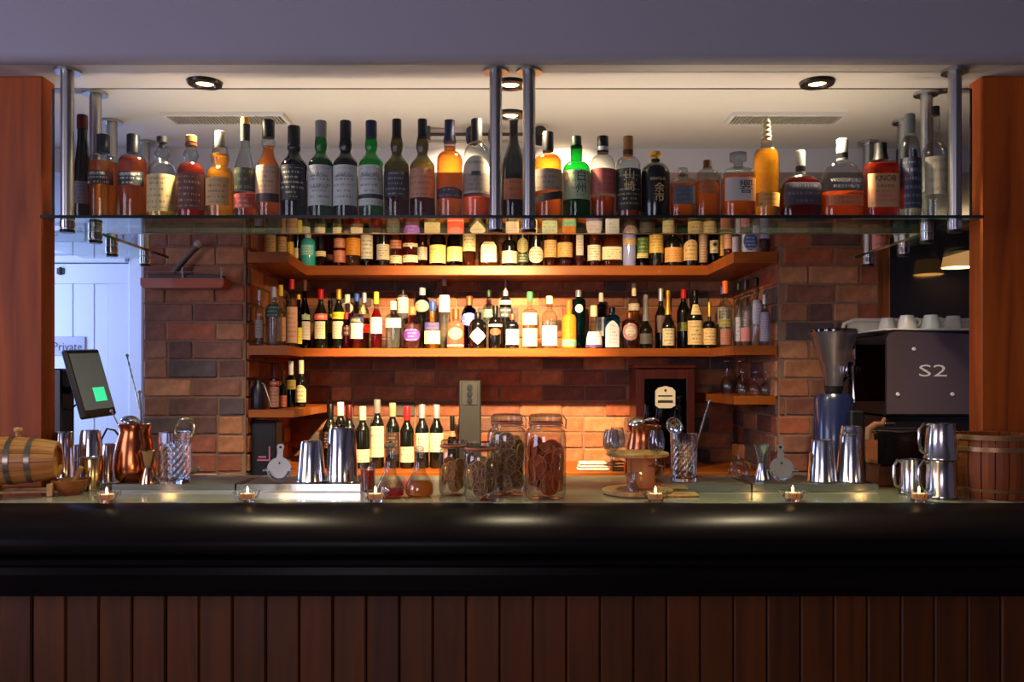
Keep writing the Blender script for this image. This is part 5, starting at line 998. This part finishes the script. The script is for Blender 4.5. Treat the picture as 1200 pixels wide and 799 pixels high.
ch = thing('soda_siphon', 'dark bottle-shaped siphon with a steel lever left of the corner shelf bottles', 'siphon', (xx(303, 3.82), 3.815, ZCL+.0006)); G().lathe([(0, .001), (.03, 0), (.032, .01), (.032, .09), (.018, .115), (.014, .13)], 20).build('body', plain('siphon_dark', (26, 24, 40), .3), ch); G().tube([(0, 0, .125), (.03, -.01, .11), (.065, -.02, .01)], .003).build('lever', BRUSHED, ch)
nb_ = thing('folded_cloth', 'folded white cloth lying on the back counter behind the jars', 'cloth', (xx(695, 4.05), 4.06, ZB+.0006)); CL = plain('white_linen', (222, 214, 200), .85)
for i in range(3): G().box(-.075+i*.004, .075-i*.006, -.045, .045, i*.0135, i*.0135+.013, .005).build('fold', CL, nb_, False)
br_ = thing('slatted_rack', 'black slatted rack on the back counter behind the jars', 'rack', (xx(735, 4.06), 4.06, ZB+.0006)); G().box(-.075, .075, -.05, .05, .0, .008).build('base', BLACK, br_, False)
for i in range(3): G().box(-.075, .075, -.05, -.045, .012+i*.014, .02+i*.014).build('slat', BLACK, br_, False)
for q in (-.072, .067): G().box(q, q+.005, -.0445, .05, .008, .05).build('upright', BLACK, br_, False)
# stemmed glasses upside down
def stem_glass(px, top, hb, d, z, label, group, tall=1.0):
    m = d/F; o = thing('wine_glass', label, 'glass', (xx(px, d), d, z), group=group); H = zz(top, d)-z; r = hb*m; hbw = H*.55
    G().lathe([(r*.78, 0), (r*.95, hbw*.25), (r, hbw*.5), (r*.8, hbw*.8), (r*.3, hbw*.98), (.004, hbw*1.02)], 24, close=False).build('bowl', CLEARG, o); G().lathe([(.005, hbw), (.0032, hbw*1.2), (.0032, H*.92), (.006, H*.97)], 12, close=False).build('stem', CLEARG, o); G().lathe([(.006, H*.965), (r*.85, H-.002), (r*.85, H), (0, H)], 24).build('foot', CLEARG, o)
GR = 'stemmed glasses on the right corner shelf'
stem_glass(852, 423, 7.5, 4.1, ZCR+.0006, 'tall upturned wine glass at the left of the right corner shelf', GR); stem_glass(868, 423, 7.5, 4.2, ZCR+.0006, 'tall upturned wine glass behind the others on the right corner shelf', GR)
for px, dd_, lb in ((870, 3.85, 'squat upturned wine glass, left of three on the right corner shelf'), (884, 3.95, 'squat upturned wine glass, middle of three on the right corner shelf'), (897, 3.85, 'squat upturned wine glass, right of three on the right corner shelf')): stem_glass(px, 436, 7, dd_, ZCR+.0006, lb, GR)
stem_glass(866, 519, 12.5, 3.05, zz(562, 3.05), 'upturned brandy glass on the wooden riser left of the steel jigger', 'upturned glasses at the right of the bar')
rs = thing('wood_riser', 'low wooden riser under the upturned brandy glass behind the bar', 'riser', (xx(866, 3.05), 3.05, .9)); zr = zz(562.4, 3.05)-.9; G().box(-.11, .09, -.06, .06, zr-.016, zr, .003).build('top', SHW, rs, False)
for q in (-.1, .07): G().box(q, q+.012, -.05, .05, 0, zr-.016).build('leg', SHW, rs, False)
sp_ = thing('service_well', 'dark service station behind the bar under the wooden riser', 'counter', (.78, 3.05, 0)); G().box(-.4, .4, -.12, .12, .86, .8995, .003).build('worktop', BRUSHED, sp_, False); G().box(-.38, .38, -.11, .11, 0, .86).build('carcass', DKC, sp_, False)
# coffee grinders
def grinder(px, d, hop, body, ztop, zb, label, col, square=False):
    o = thing('coffee_grinder', label, 'grinder', (xx(px, d), d, .951), group=None); m = d/F; h0 = zz(hop[1], d)-.951; h1_ = zz(hop[0], d)-.951
    SM = glass('smoked_hopper', (200, 194, 198), .7, 5.0, .35)
    if square: G().lathe([(.028, h0), (.075, h1_)], 4, phase=PI/4, close=False).build('hopper', SM, o, False); G().lathe([(.078, h1_), (.078, h1_+.012)], 4, phase=PI/4).build('hopper_lid', BLACK, o, False)
    else: G().lathe([(.028, h0), (.034, h0+.03), (.052, h0+.09), (.072, h0+.15), (.086, h1_-.004)], 32, close=False).build('hopper', SM, o); G().lathe([(.088, h1_-.004), (.088, h1_+.004), (.08, h1_+.008)], 32).build('hopper_lid', glass('hopper_lid_g', (180, 174, 180), .6, 2), o)
    G().lathe([(.03, h0-.03), (.036, h0)], 20).build('throat', BLACK, o); G().lathe([(.07, .05), (.072, .06), (.072, h0-.05), (.06, h0-.03)], 30).build('body', col, o); G().box(-.085, .085, -.10, .10, 0, .05, .008).build('base', BLACK, o, False)
    G().box(.02, .07, -.115, -.06, h0-.16, h0-.09, .006).build('spout', BLACK, o, False)
NAVY = plain('navy_enamel', (16, 24, 58), .25, coat=.5)
grinder(977, 3.24, (388, 452), 0, 0, 0, 'coffee grinder with smoky cone hopper and navy body', NAVY)
# espresso machine seen from its side
ed = 3.26; em = thing('espresso_machine', 'espresso machine with a dark mirror side panel marked S2', 'espresso machine', (1.80, ed+.2, .951)); zb1, zt1 = zz(485, ed)-.951, zz(388, ed)-.951
xl, xr = xx(1040, ed)-1.80, .30
pan = [(xl, zb1), (xr, zb1), (xr, zt1-.03), (xl+.2, zt1-.006), (xl+.03, zt1), (xl+.008, zt1-.008), (xl, zt1-.03)]
MIR = plain('machine_panel', (104, 88, 96), .16, .5, var=.1, scale=3); G().prism(pan, -.2, -.19).build('side_panel', MIR, em, False)
G().prism([(x_*1.0+(.006 if x_ < 0 else -.006), z_-.004) for x_, z_ in pan], -.1895, .20).build('body', BLACK, em, False); G().prism([(a-(.006 if a < 0 else -.004), b+(.007 if b > .5 else -.007)) for a, b in pan], -.1885, -.178).build('panel_trim', BLACK, em, False)
for px, py in ((1071, 409), (1052, 462), (1116, 462)): G().lathe([(.006, -.004), (.008, -.001), (.008, 0)], 14, axis='Y').build('screw', plain('bright_chrome', (224, 222, 222), .35, .25), em, loc=(xx(px, ed)-1.80, -.2002, zz(py, ed)-.951))
CHR = plain('bright_chrome', (224, 222, 222), .35, .25); me = text_mesh('S2', .105); me.materials.clear(); me.materials.append(CHR); o = bpy.data.objects.new('lettering', me); COL.objects.link(o); o.parent = em; o.location = (xx(1093, ed)-1.80, -.2015, zz(435, ed)-.951); o.rotation_euler = (PI/2, 0, 0); o.scale = (1.15, .62, 1)
G().box(xl-.118, xl-.006, -.192, -.186, zz(470, ed)-.951, zz(404, ed)-.951).build('smoked_screen', glass('smoked_screen', (96, 90, 100), .7, 1.5), em, False); G().box(xl-.12, xl-.004, -.194, .18, zz(404, ed)-.951, zz(400, ed)-.951, .002).build('screen_frame', BLACK, em, False)
CREAM = plain('cream_enamel', (226, 220, 200), .3, coat=.3)
G().box(xl+.0, xr, -.17, .18, zt1+.004, zt1+.012, .003).build('cup_tray', CREAM, em, False)
G().tube([(xl-.03, .175, zt1+.01), (xl-.02, .175, zt1+.05), (xl+.02, .175, zt1+.066), (xr, .175, zt1+.066)], .009).build('gallery_rail', CREAM, em); G().box(xl+.0, xr, .185, .195, zt1+.004, zt1+.064, .002).build('gallery_back', CREAM, em, False)
for k in range(2):
    gy = -.08+k*.17; gh = G().lathe([(.032, 0), (.036, .01), (.036, .05), (.03, .07)], 22).build('group_head', STEEL, em, loc=(xl-.045, gy, zb1+.14)); G().tube([(0, 0, .0), (-.02, 0, -.012), (-.065, -.01, -.018)], [.012, .01, .012], 10).build('portafilter_handle', BLACK, gh); G().tube([(-.02, -.03, .06), (-.05, -.035, .04), (-.05, -.035, -.1)], .006).build('steam_wand', STEEL, gh)
G().box(xl-.11, xl, -.17, .18, zb1+.20, zb1+.26, .01).build('group_housing', STEEL, em, False); G().box(xl-.115, xr, -.185, .19, .05, .10, .006).build('drip_tray', STEEL, em, False); G().box(xl, xr, -.18, .19, .10, zb1-.012).build('lower_body', BLACK, em, False)
for q in (xl-.05, xr-.05):
    for yy in (-.14, .14): G().lathe([(.018, 0), (.022, .05)], 14).build('foot', STEEL, em, loc=(q, yy, 0))
def cup(px, d, label, k=1):
    o = thing('coffee_cup', label, 'cup', (xx(px, d), d, .951+zt1+.0125), group='white coffee cups on the espresso machine'); WC = plain('white_china', (226, 222, 212), .25, coat=.3)
    G().lathe([(.036*k, 0), (.0365*k, .004), (.034*k, .02), (.027*k, .048), (.024*k, .055), (.02*k, .055), (0, .053)], 26).build('body', WC, o); G().torus(.016*k, .0035, (.036*k, 0, .028), 16, 6, axis='Y').build('handle', WC, o)
cup(1063, 3.36, 'white coffee cup upturned at the left on the espresso machine'); cup(1091, 3.34, 'white coffee cup upturned in the middle on the espresso machine'); cup(1117, 3.40, 'white coffee cup upturned beside the right timber post on the machine')
cup(1040, 3.52, 'white coffee cup at the back left corner of the espresso machine')
# knock box with portafilter
kd = 2.62; kb = thing('knock_box', 'black knock box on a wooden base behind the tankards', 'knock box', (xx(1050, kd), kd, CTZ)); Hk = zz(503, kd)-CTZ
G().box(-.072, .066, -.05, .05, 0, Hk*.36, .004).build('base', wood('knock_base', (70, 34, 22), (110, 58, 38), 'X'), kb, False); G().box(-.076, .07, -.054, .054, Hk*.36, Hk-.004, .008).build('bin', SATIN, kb, False); G().torus(.062, .003, (0, 0, Hk-.003), 28, 6, sc=(1.12, .8)).build('rim', BRUSHED, kb); G().tube([(-.07, 0, Hk+.001), (.062, 0, Hk+.001)], .005).build('bar', BRUSHED, kb)
pf_ = thing('portafilter', 'pale-handled portafilter resting on the black knock box', 'portafilter', (xx(1024, kd), kd-.01, zz(500, kd)+.006)); TANP = plain('tan_handle', (196, 150, 96), .5)
G().tube([(-.022, 0, -.045), (-.02, 0, -.012), (.0, 0, .003), (.022, 0, .004), (.03, 0, .022)], [.009, .01, .009, .008, .005], 10).build('handle', TANP, pf_); G().torus(.016, .004, (.042, .0, .004), 18, 6).build('basket_ring', STEEL, pf_)
# odds and ends on the left side glass shelf
for px, d_, lb in ((124, 2.9, 'small tumbler, nearest on the left side glass shelf'), (142, 3.11, 'small tumbler, second on the left side glass shelf'), (158, 3.16, 'small tumbler, farthest on the left side glass shelf')):
    o = thing('tumbler', lb, 'glass', (xx(px, d_)-.02, d_, ZSS), group='tumblers on the left side glass shelf'); G().lathe([(0, .003), (.026, 0), (.028, .006), (.031, .08), (.029, .08), (.026, .01), (0, .009)], 22).build('glass_body', CLEARG, o); G().torus(.030, .0012, (0, 0, .08), 22, 5).build('rim', CLEARG, o)
